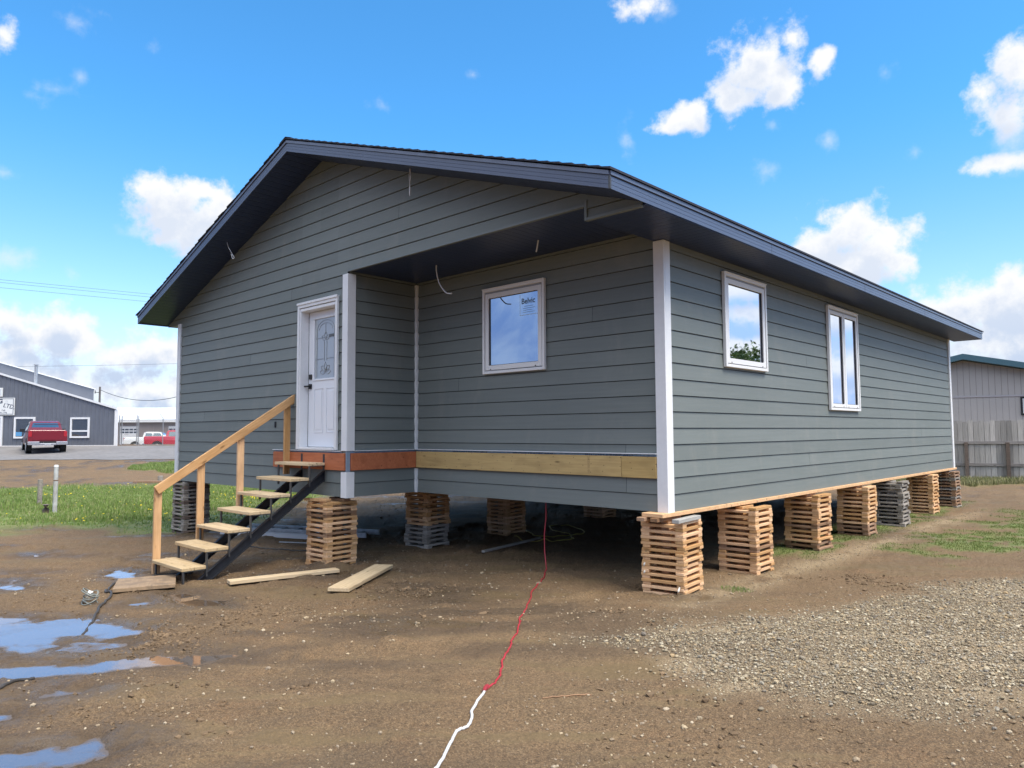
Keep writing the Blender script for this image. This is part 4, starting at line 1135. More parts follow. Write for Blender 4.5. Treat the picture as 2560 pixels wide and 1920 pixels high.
# ------------------------------------------------------------------ stairs
stairs = empty("stairs", (-4.86, -2.0, 0)); tag(stairs, "open wooden stairs with black steel stringers and one timber handrail leading to the door", "stairs")
SINV = Matrix.Translation(-Vector((-4.86, -2.0, 0)))
def SB(mb, name, m, bevel=.003, local=None, parent=None):
    o = mb.build(name, m, None, bevel)
    if local is None: o.data.transform(SINV); o.parent = stairs
    else: o.parent = stairs; o.matrix_local = SINV @ local
    return o
for k in range(7):
    zt = .106 + .1872 * k; yf = -2.99 + .2625 * k
    mb = MB(); mb.box((-.435, .0, -.038), (.435, .137, 0)); mb.box((-.437, .142, -.038), (.433, .279, 0))
    SB(mb, "tread", TREAD, .004, Matrix.Translation((-4.855 + random.uniform(-.006, .006), yf, zt)) @ Matrix.Rotation(random.uniform(-.006, .006), 4, 'Z'))
sy = .7205
def strz(y): return .030 + (y + 2.69) * sy
for x in (-5.02, -4.47):
    mb = MB()
    ya, yb = -2.90, -HD - .046
    for (dx, h0, h1, wv) in ((0, -.105, 0, .006),):
        mb.hexa([(x - .003, ya, strz(ya) - .13), (x + .003, ya, strz(ya) - .13), (x + .003, yb, strz(yb) - .13), (x - .003, yb, strz(yb) - .13),
                 (x - .003, ya, strz(ya)), (x + .003, ya, strz(ya)), (x + .003, yb, strz(yb)), (x - .003, yb, strz(yb))])
    for h in (-.13, -.006):
        mb.hexa([(x + .0031, ya, strz(ya) + h), (x + .045, ya, strz(ya) + h), (x + .045, yb, strz(yb) + h), (x + .0031, yb, strz(yb) + h),
                 (x + .0031, ya, strz(ya) + h + .006), (x + .045, ya, strz(ya) + h + .006), (x + .045, yb, strz(yb) + h + .006), (x + .0031, yb, strz(yb) + h + .006)])
    mb.box((x - .003, yb, strz(yb) - .14), (x + .045, yb + .0045, 1.34))
    SB(mb, "stringer", STEEL_BLACK, 0)
for k in range(7):
    zt = .106 + .1872 * k; yf = -2.99 + .2625 * k
    for x in (-5.22, -4.43):
        mb = MB(); zb_ = max(H1(x, yf + .03) - .01, strz(yf + .04) - .05)
        mb.box((x - .016, yf + .012, zb_), (x + .016, yf + .018, zt - .039)); mb.box((x - .016, yf + .0181, zt - .045), (x + .016, yf + .26, zt - .039))
        mb.box((x - .003, yf + .0182, zb_), (x + .003, yf + .034, zt - .0455))
        SB(mb, "bracket", STEEL_GREY, 0)
rz_ = lambda y: .955 + (y + 2.955) * .640
for (y, z0) in ((-2.925, None), (-2.405, .25), (-1.885, .63), (-1.215, 1.05)):
    zb_ = H1(-5.33, y) - .03 if z0 is None else z0
    L_ = rz_(y) - .012 - zb_
    mb = MB(); mb.box((0, -.019, -.0445), (L_, .019, .0445))
    SB(mb, "post", PINE, .004, Matrix.Translation((-5.335, y, zb_)) @ Matrix(((0, 1, 0, 0), (0, 0, -1, 0), (1, 0, 0, 0), (0, 0, 0, 1))) @ Matrix.Rotation(math.pi, 4, 'X'))
ya, yb = -2.97, -1.085
d_ = Vector((0, yb - ya, rz_(yb) - rz_(ya))); L_ = d_.length; d_.normalize(); x_ = Vector((1, 0, 0)); n_ = d_.cross(x_)
mb = MB(); mb.box((0, -.019, -.070), (L_, .019, .035))
lm = Matrix((d_, x_, n_)).transposed().to_4x4() if d_.cross(x_).dot(n_) > 0 else None
lm = Matrix((d_, x_, d_.cross(x_))).transposed().to_4x4(); lm.translation = Vector((-5.296, ya, rz_(ya)))
if d_.cross(x_).z < 0: mb = MB(); mb.box((0, -.019, -.035), (L_, .019, .070))
SB(mb, "handrail", PINE, .004, lm)

# ------------------------------------------------------------------ crib pallets
SLAT = MB().box((-.23, -.044, 0), (.23, .044, .0305)).build("slat", PINE, None, .003)
SLAT_ME = SLAT.data; bpy.data.objects.remove(SLAT)
CORE_ME = MB().box((-.155, -.044, 0), (.155, .044, .0305)).build("slat", PINE, None, .003); _t = CORE_ME; CORE_ME = CORE_ME.data; bpy.data.objects.remove(_t)
SL_MESH = {}
def slat_mesh(m, short=False):
    v_ = random.choice((0, 0, 0, 0, 0, 1, 2, 3))
    k = (m.name, short, v_)
    if k not in SL_MESH:
        me = (CORE_ME if short else SLAT_ME).copy()
        sx_, sy_, sz_ = ((1, 1, 1), (1.006, .94, .97), (.992, 1.03, .94), (1.0, .98, .90))[v_]
        for q_ in me.vertices: q_.co = (q_.co.x * sx_, q_.co.y * sy_ + .004 * math.sin(q_.co.x * (5 + v_)), q_.co.z * sz_); me.materials.clear(); me.materials.append(m); SL_MESH[k] = me
    return SL_MESH[k]
ORD = ["lowest", "second", "third", "fourth", "fifth", "sixth", "seventh", "eighth", "ninth", "tenth", "eleventh", "twelfth", "thirteenth", "fourteenth"]
def make_pallet(loc, rz, m, label):
    p = empty("crib_pallet", loc, rz); p.rotation_euler = (random.uniform(-.003, .003), random.uniform(-.003, .003), rz); tag(p, label, "pallet", "crib pallets stacked under the house")
    for i, yy in enumerate((-.186, 0, .186)):
        o = bpy.data.objects.new("slat", slat_mesh(m, i == 1)); COL.objects.link(o); o.parent = p
        o.location = (random.uniform(-.004, .004), yy + random.uniform(-.004, .004), .0); o.rotation_euler = (0, 0, random.uniform(-.009, .009))
    for i, xx in enumerate((-.186, 0, .186)):
        o = bpy.data.objects.new("slat", slat_mesh(m, i == 1)); COL.objects.link(o); o.parent = p
        o.location = (xx + random.uniform(-.004, .004), random.uniform(-.004, .004), .0315); o.rotation_euler = (0, 0, math.pi / 2 + random.uniform(-.009, .009))
    return p
STACKS = [
 # x, y, yaw, materials low->high fn, jitter, top z, phrase
 (-.062, .18, .10, lambda i: PINE, .006, .715, "fresh pine", "under the corner nearest the camera"),
 (.02, 1.66, .02, lambda i: PINE if i != 4 else PINE_DARK, .008, .745, "fresh pine", "second along the side wall"),
 (-.07, 3.74, -.03, lambda i: PINE if i not in (0, 1, 5) else PINE_DARK, .013, .745, "fresh pine", "third along the side wall"),
 (-.06, 5.66, .02, lambda i: PINE if i > 2 else PINE_DARK, .012, .745, "fresh pine", "fourth along the side wall"),
 (.00, 7.20, .05, lambda i: GREYWOOD, .026, .745, "weathered grey", "fifth along the side wall"),
 (-.10, 9.55, .0, lambda i: PINE, .008, .745, "fresh pine", "sixth along the side wall"),
 (-.06, 11.15, .0, lambda i: PINE_DARK if i % 3 else GREYWOOD, .010, .745, "brown", "under the far right corner"),
 (-4.33, -1.12, .02, lambda i: PINE if i not in (6, 10) else PINE_DARK, .010, .735, "fresh pine", "below the door corner beside the stairs"),
 (-4.48, .62, .06, lambda i: GREYWOOD if i < 5 else PINE, .020, .785, "mixed", "under the inner porch corner"),
 (-4.60, 2.43, .0, lambda i: PINE, .008, .785, "shaded pine", "behind the red cord under the house"),
 (-4.80, 5.30, .0, lambda i: PINE, .008, .785, "dim", "farthest back under the house"),
 (-9.08, -.95, .02, lambda i: GREYWOOD if i % 4 else DARKWOOD, .012, .785, "weathered grey", "under the far left corner behind the handrail"),
]
for (x, y, rz, mf, jit, ztop, word, where) in STACKS:
    zb = min(H1(x + a_ * .2, y + b_ * .2) for a_ in (-1, 1) for b_ in (-1, 1)) + .002
    n = int(round((ztop - zb) / .0635)); pitch = (ztop - zb) / n
    for i in range(n):
        m_ = mf(i)
        wd = {"pine_lumber": "fresh pine", "older_pine_lumber": "brown", "weathered_grey_lumber": "weathered grey", "dark_damp_lumber": "dark damp"}[m_.name]
        if i == n - 1: pos = "topmost"
        else: pos = ORD[i] + ("" if i == 0 else " up")
        make_pallet((x + random.uniform(-jit, jit), y + random.uniform(-jit, jit), zb + i * pitch), rz + random.uniform(-jit, jit) * 2, m_, f"{wd} pallet, {pos} of stack {where}")
# timbers wedged on top of the nearest and the door-corner stacks
def plank(name, loc, rz, L, wd, th, m, label, cat="plank", group=None, tilt=(0, 0)):
    o = MB().box((-L / 2, -wd / 2, 0), (L / 2, wd / 2, th)).build(name, m, None, .003)
    o.location = loc; o.rotation_euler = (tilt[0], tilt[1], rz)
    return tag(o, label, cat, group)
plank("timber_block", (-.19, .04, .7175), math.pi / 2 + .03, .50, .09, .038, PINE_DARK, "brown block lying on the left of the nearest pallet stack", "block")
plank("timber_block", (-.03, .02, .7175), math.pi / 2 - .02, .44, .085, .038, PINE_DARK, "brown block lying on the middle of the nearest pallet stack", "block")
plank("timber_block", (.16, .10, .7175), math.pi / 2 + .10, .52, .075, .038, wood("bleached_timber", (.48, .47, .44), (.34, .33, .31)), "bleached grey timber on the right of the nearest pallet stack", "block")
plank("timber_block", (-4.42, -1.28, .7385), .25, .40, .09, .032, PINE, "pale board end poking out atop the door corner stack", "block")
plank("timber_block", (-4.30, -1.02, .7385), -.12, .42, .10, .032, PINE_DARK, "brown board wedged on the door corner stack under the trim", "block")
for i, (px, py, pz) in enumerate(((-.245, -.035, .245), (-.243, -.037, .17), (.14, -.03, .03))):
    o = MB().tube([(0, 0, 0), (.02, -.06, -.028)], .009, 8).build("peg", mat("white_peg", (.70, .68, .62), .5)); o.location = (px, py, pz + .05)
    tag(o, ("white peg stub, upper of two at the left of the nearest stack", "white peg stub, lower of two at the left of the nearest stack", "white peg stub near the foot of the nearest stack")[i], "peg")

# ------------------------------------------------------------------ things lying on the ground
def lay(name, pa, pb, wd, th, m, label, cat="plank"):
    (xa, ya_), (xb, yb_) = pa, pb
    za, zb = H1(xa, ya_) + .012, H1(xb, yb_) + .012
    L = math.hypot(xb - xa, yb_ - ya_)
    return plank(name, ((xa + xb) / 2, (ya_ + yb_) / 2, (za + zb) / 2), math.atan2(yb_ - ya_, xb - xa), L, wd, th, m, label, cat, None, (0, -math.atan2(zb - za, L)))
lay("plank", (-3.93, -2.68), (-3.66, -1.46), .145, .038, TREAD, "long pale plank on the mud right of the stairs")
lay("plank", (-2.60, -2.14), (-3.39, -.98), .235, .038, TREAD, "short wide plank lying at an angle on the mud")
lay("mud_board", (-4.29, -3.43), (-4.98, -3.15), .60, .04, MUDBOARD, "mud covered board at the foot of the stairs", "board")
lay("stick", (-3.24, .56), (-3.60, 2.15), .045, .03, GREYWOOD, "long thin stick in the shade under the house", "stick")
lay("stick", (-6.44, -.70), (-5.3, -.1), .022, .015, GALV, "thin pale strip beside the door corner stack", "strip")
lay("plank", (-23.9, 3.2), (-22.9, 4.15), .12, .06, PINE_DARK, "far board lying at the edge of the rutted dirt")

def ground_cord(name, pts, r, m, label, cat, wig=.0, lift=0.0, n=8, ends=None):
    P = [Vector((x, y, 0)) for x, y in pts]; sp = []
    for i in range(len(P) - 1):
        p0 = P[max(i - 1, 0)]; p1 = P[i]; p2 = P[i + 1]; p3 = P[min(i + 2, len(P) - 1)]
        for k in range(10):
            q = k / 10
            sp.append(.5 * ((2 * p1) + (p2 - p0) * q + (2 * p0 - 5 * p1 + 4 * p2 - p3) * q * q + (3 * p1 - p0 - 3 * p2 + p3) * q ** 3))
    sp.append(P[-1])
    out = []
    for i, p in enumerate(sp):
        wx = wig * math.sin(i * .61) + wig * .6 * math.sin(i * 1.37 + 1)
        x, y = p.x + wx * .7, p.y + wx * .3
        out.append((x, y, H1(x, y) + r * .8 + lift))
    if ends: out += ends
    return tag(MB().tube(out, r, n).build(name, m), label, cat)
ground_cord("extension_cord", [(1.26, -4.2), (1.18, -4.04), (1.06, -3.86), (.945, -3.70), (.94, -3.63), (.89, -3.54), (.80, -3.45), (.70, -3.30), (.595, -3.13)], .0085, mat("white_cord", (.58, .58, .58), .45), "white extension cord in the foreground mud", "cord", .002)
MB().tube([(.578, -3.105, H1(.578, -3.105) + .012), (.592, -3.13, H1(.592, -3.13) + .012), (.606, -3.155, H1(.606, -3.155) + .012), (.63, -3.19, H1(.63, -3.19) + .011)], [.010, .0145, .0145, .009], 10).build("plug", mat("dull_red_plug", (.30, .03, .04), .45), bpy.data.objects["extension_cord"])
hang = [(-1.70, .10, .02), (-1.76, .14, .20), (-1.78, .16, .40), (-1.76, .17, .60), (-1.77, .18, .80)]
ground_cord("extension_cord", [(.60, -3.14), (.57, -3.06), (.49, -2.92), (.37, -2.77), (.26, -2.64), (.10, -2.40), (-.02, -2.25), (-.30, -1.86), (-.46, -1.69), (-.81, -1.20), (-1.11, -.81), (-1.30, -.50), (-1.41, -.32), (-1.62, -.02)], .0064, RED_CORD, "red extension cord running across the mud and up under the house", "cord", .006, 0, 8, hang)
ground_cord("yellow_cord", [(-4.95, 3.3), (-4.67, 2.92), (-4.2, 2.6), (-3.93, 2.42), (-3.54, 2.54), (-3.44, 2.85), (-3.62, 3.3), (-4.3, 3.75), (-4.55, 3.5), (-4.1, 3.1), (-3.6, 2.85), (-3.3, 2.55), (-3.02, 2.2), (-3.3, 1.95), (-3.67, 1.85), (-3.95, 1.95)], .008, YEL_CORD, "yellow cord looped on the dark ground under the house", "cord", .01)
ground_cord("hose", [(-5.05, -2.75), (-5.20, -2.98), (-5.05, -3.08), (-5.0, -3.30), (-5.06, -3.48), (-4.62, -3.70), (-4.44, -3.70), (-4.14, -3.84), (-3.92, -3.96), (-3.84, -4.0), (-3.55, -4.12), (-3.28, -4.25), (-3.0, -4.38)], .013, BLK_CORD, "dark hose bending round the muddy board towards the wide puddle", "hose", .008)
ground_cord("hose", [(-1.92, -4.99), (-1.86, -5.11), (-1.76, -5.21), (-1.70, -5.34), (-1.72, -5.6)], .011, BLK_CORD, "dark hose end at the left edge before the long puddle", "hose", .004)
ground_cord("cable_scrap", [(-6.55, -1.3), (-6.2, -1.15), (-5.8, -1.0), (-5.4, -.75), (-5.0, -.5)], .010, BLK_CORD, "dark cable on the ground behind the stairs", "cable", .015)
ground_cord("twig", [(.96, -3.02), (1.02, -2.93), (1.08, -2.84), (1.14, -2.76)], .005, PINE_DARK, "thin twig lying right of the cord", "twig", .006)
# crumpled scrap of wire and plastic
tr_ = empty("rubbish_tangle", (-4.18, -3.98, H1(-4.18, -3.98))); tag(tr_, "tangle of wire and plastic scrap lying beside the hose", "rubbish")
mb = MB()
for i in range(7):
    a0 = random.uniform(0, 6.28); rr = random.uniform(.06, .11)
    mb.tube([(rr * math.cos(a0 + q) * 1.0, rr * .7 * math.sin(a0 + q), .02 + .018 * i + .03 * math.sin(q * 1.3 + i)) for q in np.linspace(0, 5.0, 16)], .006, 6)
mb.build("wire", mat("grey_wire", (.20, .21, .19), .5), tr_)
MB().add([(-.02, 0, .12), (.06, .01, .13), (.05, -.05, .10), (-.03, -.04, .09), (.02, -.02, .145)], [(0, 1, 4), (1, 2, 4), (2, 3, 4), (3, 0, 4), (3, 2, 1, 0)]).build("plastic_scrap", mat("white_plastic", (.75, .77, .76), .4), tr_)

# ladder with trim lengths under the house
ladder = empty("ladder", (-7.4, .05, -.085), math.radians(23)); tag(ladder, "aluminium ladder lying on the ground behind the stairs", "ladder")
for yy in (-.20, .20): MB().box((-1.3, yy - .013, .02), (1.6, yy + .013, .10)).build("side_rail", GALV, ladder, .003)
for i in range(9): MB().tube([(-1.15 + i * .31, -.187, .06), (-1.15 + i * .31, .187, .06)], .017, 8).build("rung", GALV, ladder)
tb = empty("metal_trim_bundle", (-7.25, -.42, -.085), math.radians(22)); tag(tb, "bundle of pale metal trim lengths lying in front of the ladder", "trim bundle")
for i in range(3):
    mb = MB(); mb.box((-1.05 + .08 * i, i * .085, 0), (1.2, i * .085 + .07, .012)); mb.box((-1.05 + .08 * i, i * .085, .0125), (1.2, i * .085 + .006, .055)); mb.build("trim_length", mat("pale_trim_metal", (.55, .57, .60), .4, metal=.2), tb)

# lawn posts
def post(name, x, y, h, r, m, label, cat="post", cap=None, n=14):
    z = H1(x, y) - .03
    e = empty(name, (x, y, z)); tag(e, label, cat)
    MB().tube([(0, 0, 0), (.004, 0, h * .5), (.01, 0, h)], r, n).build("shaft", m, e)
    if cap: MB().tube([(.010, 0, h), (.010, 0, h + .04)], [r * 1.12, r * .8], n).build("cap", cap, e); MB().tube([(.008, 0, h * .70), (.008, 0, h * .72)], r * 1.04, n).build("band", mat("rusty_band", (.16, .09, .06), .8), e)
    return e
post("marker_post", -14.87, -1.57, 1.06, .046, mat("chipped_white_paint", (.55, .56, .57), .6, col2=(.30, .28, .26), nscale=7), "tall white round marker post on the lawn", cap=WHITE)
post("wooden_post", -16.9, -1.38, .64, .055, GREYWOOD, "grey short wooden post left of the white marker post")
post("stump", -14.98, -1.72, .21, .07, DARKWOOD, "low brown stump at the foot of the white marker post", "stump", n=10)
post("wooden_post", -23.6, 4.0, .24, .09, GREYWOOD, "low grey post beyond the lawn near the dirt edge")

# ------------------------------------------------------------------ far left: shop, vehicles, fence, warehouse
FWD = Vector((-.6887, .7251, 0)); LAT = Vector((.7251, .6887, 0))
def frame_at(name, s, r, z, extra=0.0):
    p = Vector((CX, CY, 0)) + FWD * s + LAT * r
    e = empty(name, (p.x, p.y, z)); e.rotation_euler = (0, 0, math.atan2(LAT.y, LAT.x) + extra)   # local x = lateral right, local y = away
    return e
SHOPW = mat("slate_metal_cladding", (.135, .15, .185), .5, vary=.10, nscale=1.5)
shop = frame_at("shop_building", 50.3, (-50.74 - CX) * LAT.x + (11.25 - CY) * LAT.y, .80)
tag(shop, "slate grey metal shop with white trim, sloping roof and a white sign", "shop")
rz2 = lambda x: 2.55 - .3015 * x
wl = MB()
def wallrib(mb, x0, x1, z0f, z1f, y=0.0, step=.30):
    x = x0
    while x < x1 - 1e-6:
        xn = min(x + step, x1)
        mb.hexa([(x, y, z0f(x)), (xn, y, z0f(xn)), (xn, y + .04, z0f(xn)), (x, y + .04, z0f(x)), (x, y, z1f(x)), (xn, y, z1f(xn)), (xn, y + .04, z1f(xn)), (x, y + .04, z1f(x))])
        mb.hexa([(x + .02, y - .03, z0f(x)), (x + .08, y - .03, z0f(x)), (x + .08, y - .0005, z0f(x)), (x + .02, y - .0005, z0f(x)), (x + .02, y - .03, z1f(x) - .03), (x + .08, y - .03, z1f(x) - .03), (x + .08, y - .0005, z1f(x) - .03), (x + .02, y - .0005, z1f(x) - .03)])
        x = xn
wallrib(wl, -15, 0, lambda x: 0, lambda x: 2.55 - .3015 * x if x > -13 else 2.55 + .3015 * 13 - .3015 * (-13 - x))
wl.box((-15, .05, 0), (-.02, 12, 2.5))
wl.skew(-.68).build("wall", SHOPW, shop)
mb = MB(); mb.hexa([(-13, -.10, rz2(-13) - .0), (.12, -.10, rz2(.12)), (.12, 12, rz2(.12)), (-13, 12, rz2(-13)), (-13, -.10, rz2(-13) + .14), (.12, -.10, rz2(.12) + .14), (.12, 12, rz2(.12) + .14), (-13, 12, rz2(-13) + .14)]); mb.skew(-.68).build("roof", mat("white_metal_roof", (.72, .74, .76), .4), shop)
MB().box((-.06, -.05, 0), (.12, .1, 2.50)).build("corner_trim", WHITE, shop)
MB().box((-15, -.045, -.05), (-.07, -.005, .06)).build("base_trim", WHITE, shop)
an = MB(); an.prism([(-20, 3.0, 0), (-3.32, 3.0, 0), (-3.32, 3.0, 4.12), (-20, 3.0, 4.12 + .284 * 16.68)], (0, 6, 0)); an.v = [(v[0] - .68 * (v[1] - 3), v[1], v[2]) for v in an.v]; ann = an.build("annex", SHOPW, shop)
mb = MB(); mb.hexa([(-20, 2.9, 4.12 + .284 * 16.68), (-3.2, 2.9, 4.10), (-3.2, 9.1, 4.10), (-20, 9.1, 4.12 + .284 * 16.68), (-20, 2.9, 4.19 + .284 * 16.68), (-3.2, 2.9, 4.17), (-3.2, 9.1, 4.17), (-20, 9.1, 4.19 + .284 * 16.68)]); mb.v = [(v[0] - .68 * (v[1] - 3), v[1], v[2]) for v in mb.v]; mb.build("annex_roof", mat("white_metal_roof", (.72, .74, .76), .4), ann)
mb = MB(); mb.tube([(-6.05, .6, 4.2), (-6.05, .6, 5.7)], .105, 12); mb.tube([(-6.05, .6, 5.68), (-6.05, .6, 5.75)], .15, 12); mb.build("chimney", GALV, shop)
def bwin(parent, x0, x1, z0, z1, fw_, mul=None, inside=()):
    f = MB(); y0 = -.09
    f.box((x0, y0, z0), (x0 + fw_, -.002, z1)); f.box((x1 - fw_, y0, z0), (x1, -.002, z1)); f.box((x0 + fw_, y0 + .002, z0), (x1 - fw_, -.002, z0 + fw_)); f.box((x0 + fw_, y0 + .002, z1 - fw_), (x1 - fw_, -.002, z1))
    if mul: f.box((x0 + fw_, y0 + .004, mul - fw_ * .45), (x1 - fw_, -.002, mul + fw_ * .45))
    o = f.build("window", WHITE, parent)
    MB().box((x0 + fw_, -.045, z0 + fw_), (x1 - fw_, -.035, z1 - fw_)).build("pane", GLASS_DARK, o)
    return o
w1 = bwin(shop, -7.00, -5.56, .56, 2.03, .12); w1['label'] = "shop window partly hidden by the red pickup"
MB().box((-6.86, -.052, .72), (-6.45, -.046, 1.0)).build("window_reflection", mat("reflection_blue", (.10, .30, .55), .5), w1).name = "painted_reflection"  # blue patch set on the glass paints a reflection
w2 = bwin(shop, -3.11, -1.77, .57, 1.99, .12, 1.05); w2['label'] = "shop window with a low cross bar"
mb = MB()
mb.box((-7.95, -.09, 0), (-7.80, -.002, 2.10)); mb.box((-8.9, -.09, 2.0), (-7.951, -.002, 2.10)); mb.box((-8.9, -.09, 0), (-8.80, -.002, 1.999)); dd_ = mb.build("door_frame", WHITE, shop)
MB().box((-8.79, -.06, 0), (-7.96, -.03, 1.99)).build("door_pane", GLASS_DARK, dd_)
# signs: right-hand part of the lettering stays in view
SIGNW = mat("white_sign_board", (.72, .74, .74), .5)
sg = MB().box((-9.6, -.10, 2.17), (-7.01, -.035, 3.37)).build("sign", SIGNW, shop)
mb = MB(); k = .035
for a, b, c, d in ((-9.55, -7.06, 2.22, 2.22 + k), (-9.55, -7.06, 3.32 - k, 3.32), (-7.06 - k, -7.06, 2.22 + k, 3.32 - k)): mb.box((a, -.103, c), (b, -.1005, d))
mb.build("sign_border", mat("sign_ink_navy", (.04, .055, .10), .6), sg)
INK = MATS["sign_ink_navy"]
def stext(body, size, x, z, bold=0.0, align='LEFT', shear=0., rot=0.0, m=INK):
    mt = Matrix.Translation((x, -.1012, z)) @ Matrix.Rotation(rot, 4, 'Y') @ frame_mtx((0, 0, 0), (1, 0, 0), (0, 0, 1))
    text_mesh("sign_letters", body, size, mt, m, sg, .0008, align, shear, bold)
stext("G", .42, -8.13, 3.00, .02)
stext("T", .36, -8.26, 2.70, .008, shear=.1, rot=.05)
stext("LTD.", .40, -7.80, 2.74, .006, shear=.15, rot=.20)
stext("Cell", .15, -7.87, 2.455, .003)
stext("6-893-1776", .16, -8.24, 2.285, .003)
mb = MB(); pale = mat("sign_ink_pale", (.40, .45, .52), .6)
mb.tube([(-7.54 + .07 * math.cos(q), -.102, 3.10 + .07 * math.sin(q)) for q in np.linspace(-.5, 3.7, 14)], .009, 5); mb.box((-7.64, -.103, 2.985), (-7.43, -.1005, 3.005)); mb.box((-7.62, -.103, 2.93), (-7.45, -.1005, 2.942)); mb.build("sign_emblem", pale, sg)
s2 = MB().box((-9.3, -.10, 3.46), (-7.87, -.035, 4.07)).build("sign", SIGNW, shop); s2['label'] = "small white notice board above the big sign"
mb = MB()
for i in range(6): mb.box((-8.9, -.103, 3.54 + i * .08), (-7.95, -.1005, 3.57 + i * .08))
mb.build("sign_lines", pale, s2)

# pickups
def loft(sections, cap=True):
    mb = MB(); n = len(sections[0]); vs = [v for s_ in sections for v in s_]; fs = []
    for i in range(len(sections) - 1):
        for k in range(n): fs.append((i * n + k, i * n + (k + 1) % n, (i + 1) * n + (k + 1) % n, (i + 1) * n + k))
    mb.add(vs, fs, False)
    if cap: mb.add(sections[0], [tuple(range(n - 1, -1, -1))]); mb.add(sections[-1], [tuple(range(n))])
    return mb
def pickup(name, loc, rz, paint, label, plate=False, mirror=True, group=None):
    """local +y is the nose; tail at y=0"""
    e = empty(name, loc, rz); tag(e, label, "pickup truck")
    L = 5.7
    def sec(y, w, z0, z1, tum=.06, zr=None):
        h = w / 2
        return [(-h + .05, y, z0), (h - .05, y, z0), (h, y, z0 + .12), (h, y, z0 + (z1 - z0) * .62), (h - tum, y, z1 - .03), (h - tum - .04, y, z1), (-h + tum + .04, y, z1), (-h + tum, y, z1 - .03), (-h, y, z0 + (z1 - z0) * .62), (-h, y, z0 + .12)]
    b = loft([sec(0, 1.96, .62, 1.36, .05), sec(.04, 2.0, .56, 1.38, .05), sec(1.9, 2.03, .48, 1.37, .05), sec(3.9, 2.03, .48, 1.24, .07), sec(4.4, 2.02, .48, 1.20, .09), sec(5.35, 1.98, .50, 1.10, .12), sec(5.62, 1.90, .55, 1.02, .14), sec(5.7, 1.80, .60, .95, .14)])
    body = b.build("body", paint, e, .015)
    def cs(y, wb, wt, zb, zt): return [(-wb / 2, y, zb), (wb / 2, y, zb), (wt / 2, y, zt - .05), (wt / 2 - .07, y, zt), (-wt / 2 + .07, y, zt), (-wt / 2, y, zt - .05)]
    cab = loft([cs(1.86, 1.86, 1.80, 1.32, 1.36), cs(1.98, 1.86, 1.56, 1.30, 1.88), cs(2.3, 1.87, 1.52, 1.28, 1.95), cs(3.3, 1.87, 1.54, 1.22, 1.94), cs(3.65, 1.87, 1.50, 1.2, 1.86), cs(4.35, 1.85, 1.76, 1.16, 1.22)]).build("cab", paint, e, .012)
    MB().hexa([(-.74, 1.885, 1.44), (.74, 1.885, 1.44), (.74, 1.905, 1.43), (-.74, 1.905, 1.43), (-.64, 1.95, 1.82), (.64, 1.95, 1.82), (.64, 1.97, 1.82), (-.64, 1.97, 1.82)]).build("rear_window", GLASS_CAR, cab)
    MB().hexa([(-.76, 4.22, 1.27), (.76, 4.22, 1.27), (.76, 4.19, 1.25), (-.76, 4.19, 1.25), (-.64, 3.72, 1.84), (.64, 3.72, 1.84), (.64, 3.69, 1.82), (-.64, 3.69, 1.82)]).build("windshield", GLASS_CAR, cab)
    for s_ in (-1, 1):
        for ya, yb in ((2.12, 2.82), (2.92, 3.72)):
            wbx = lambda z: s_ * (.935 - (z - 1.28) * .26 + .012)
            MB().hexa([(wbx(1.36), ya, 1.36), (wbx(1.36), yb + .12, 1.36), (wbx(1.36) - s_ * .02, yb + .12, 1.36), (wbx(1.36) - s_ * .02, ya, 1.36), (wbx(1.80), ya + .05, 1.80), (wbx(1.80), yb - .05, 1.80), (wbx(1.80) - s_ * .02, yb - .05, 1.80), (wbx(1.80) - s_ * .02, ya + .05, 1.80)]).build("side_window", GLASS_CAR, cab)
        if mirror: MB().box((s_ * .96, 3.55, 1.28), (s_ * 1.22, 3.62, 1.48)).build("mirror", BLACK, e, .01)
        MB().box((s_ * .80, -.018, .98), (s_ * .975, .10, 1.30)).build("tail_light", mat("tail_light_red", (.35, .02, .03), .25), e, .008)
        MB().box((s_ * .62, 5.60, .80), (s_ * .92, 5.68, .98)).build("headlight", mat("headlight_lens", (.6, .62, .65), .15), e, .01)
        for yw_ in (1.15, 4.65):
            o = MB().tube([(s_ * .70, yw_, .40), (s_ * .98, yw_, .40)], .40, 22).build("wheel", mat("tyre_rubber", (.02, .02, .02), .85), e)
            MB().tube([(s_ * .96, yw_, .40), (s_ * .995, yw_, .40)], [.27, .22], 16).build("rim", GALV, o)
            MB().tube([(s_ * .99, yw_, .44), (s_ * 1.018, yw_, .44)], .50, 22).build("wheel_arch", mat("arch_black", (.014, .014, .015), .8), e)
            o.scale = (1.04, 1, 1)
    tg = MB().box((-.78, -.022, .78), (.78, .0, 1.33)).build("tailgate", paint, e, .01)
    MB().box((-.70, -.026, 1.20), (.70, -.0225, 1.23)).build("tailgate_crease", mat("dark_crease", (.05, .005, .01), .4), tg)
    MB().tube([(0, -.030, 1.08), (0, -.023, 1.08)], .12, 18).build("emblem", mat("chrome_emblem", (.75, .72, .74), .25, metal=.6), tg).scale = (1.15, 1, .55)
    tg.children[-1].location.z = 1.08 * .45
    bp = MB(); bp.box((-1.0, -.14, .50), (-.42, .02, .70)); bp.box((.42, -.14, .50), (1.0, .02, .70)); bp.box((-.421, -.12, .48), (.421, .015, .60)); bp.build("bumper", mat("chrome_bumper", (.62, .62, .66), .25, metal=.8), e, .02)
    MB().box((-.41, -.10, .601), (.41, .0, .72)).build("bumper_step", BLACK, e)
    MB().box((-.16, -.128, .52), (.16, -.122, .60)).build("plate", mat("plate_white", (.5, .52, .55), .5), e)
    return e
pos = Vector((CX, CY, 0)) + FWD * 41.6
def at_lat(px_u, s): return (px_u - 1280) / 1811.8 * s
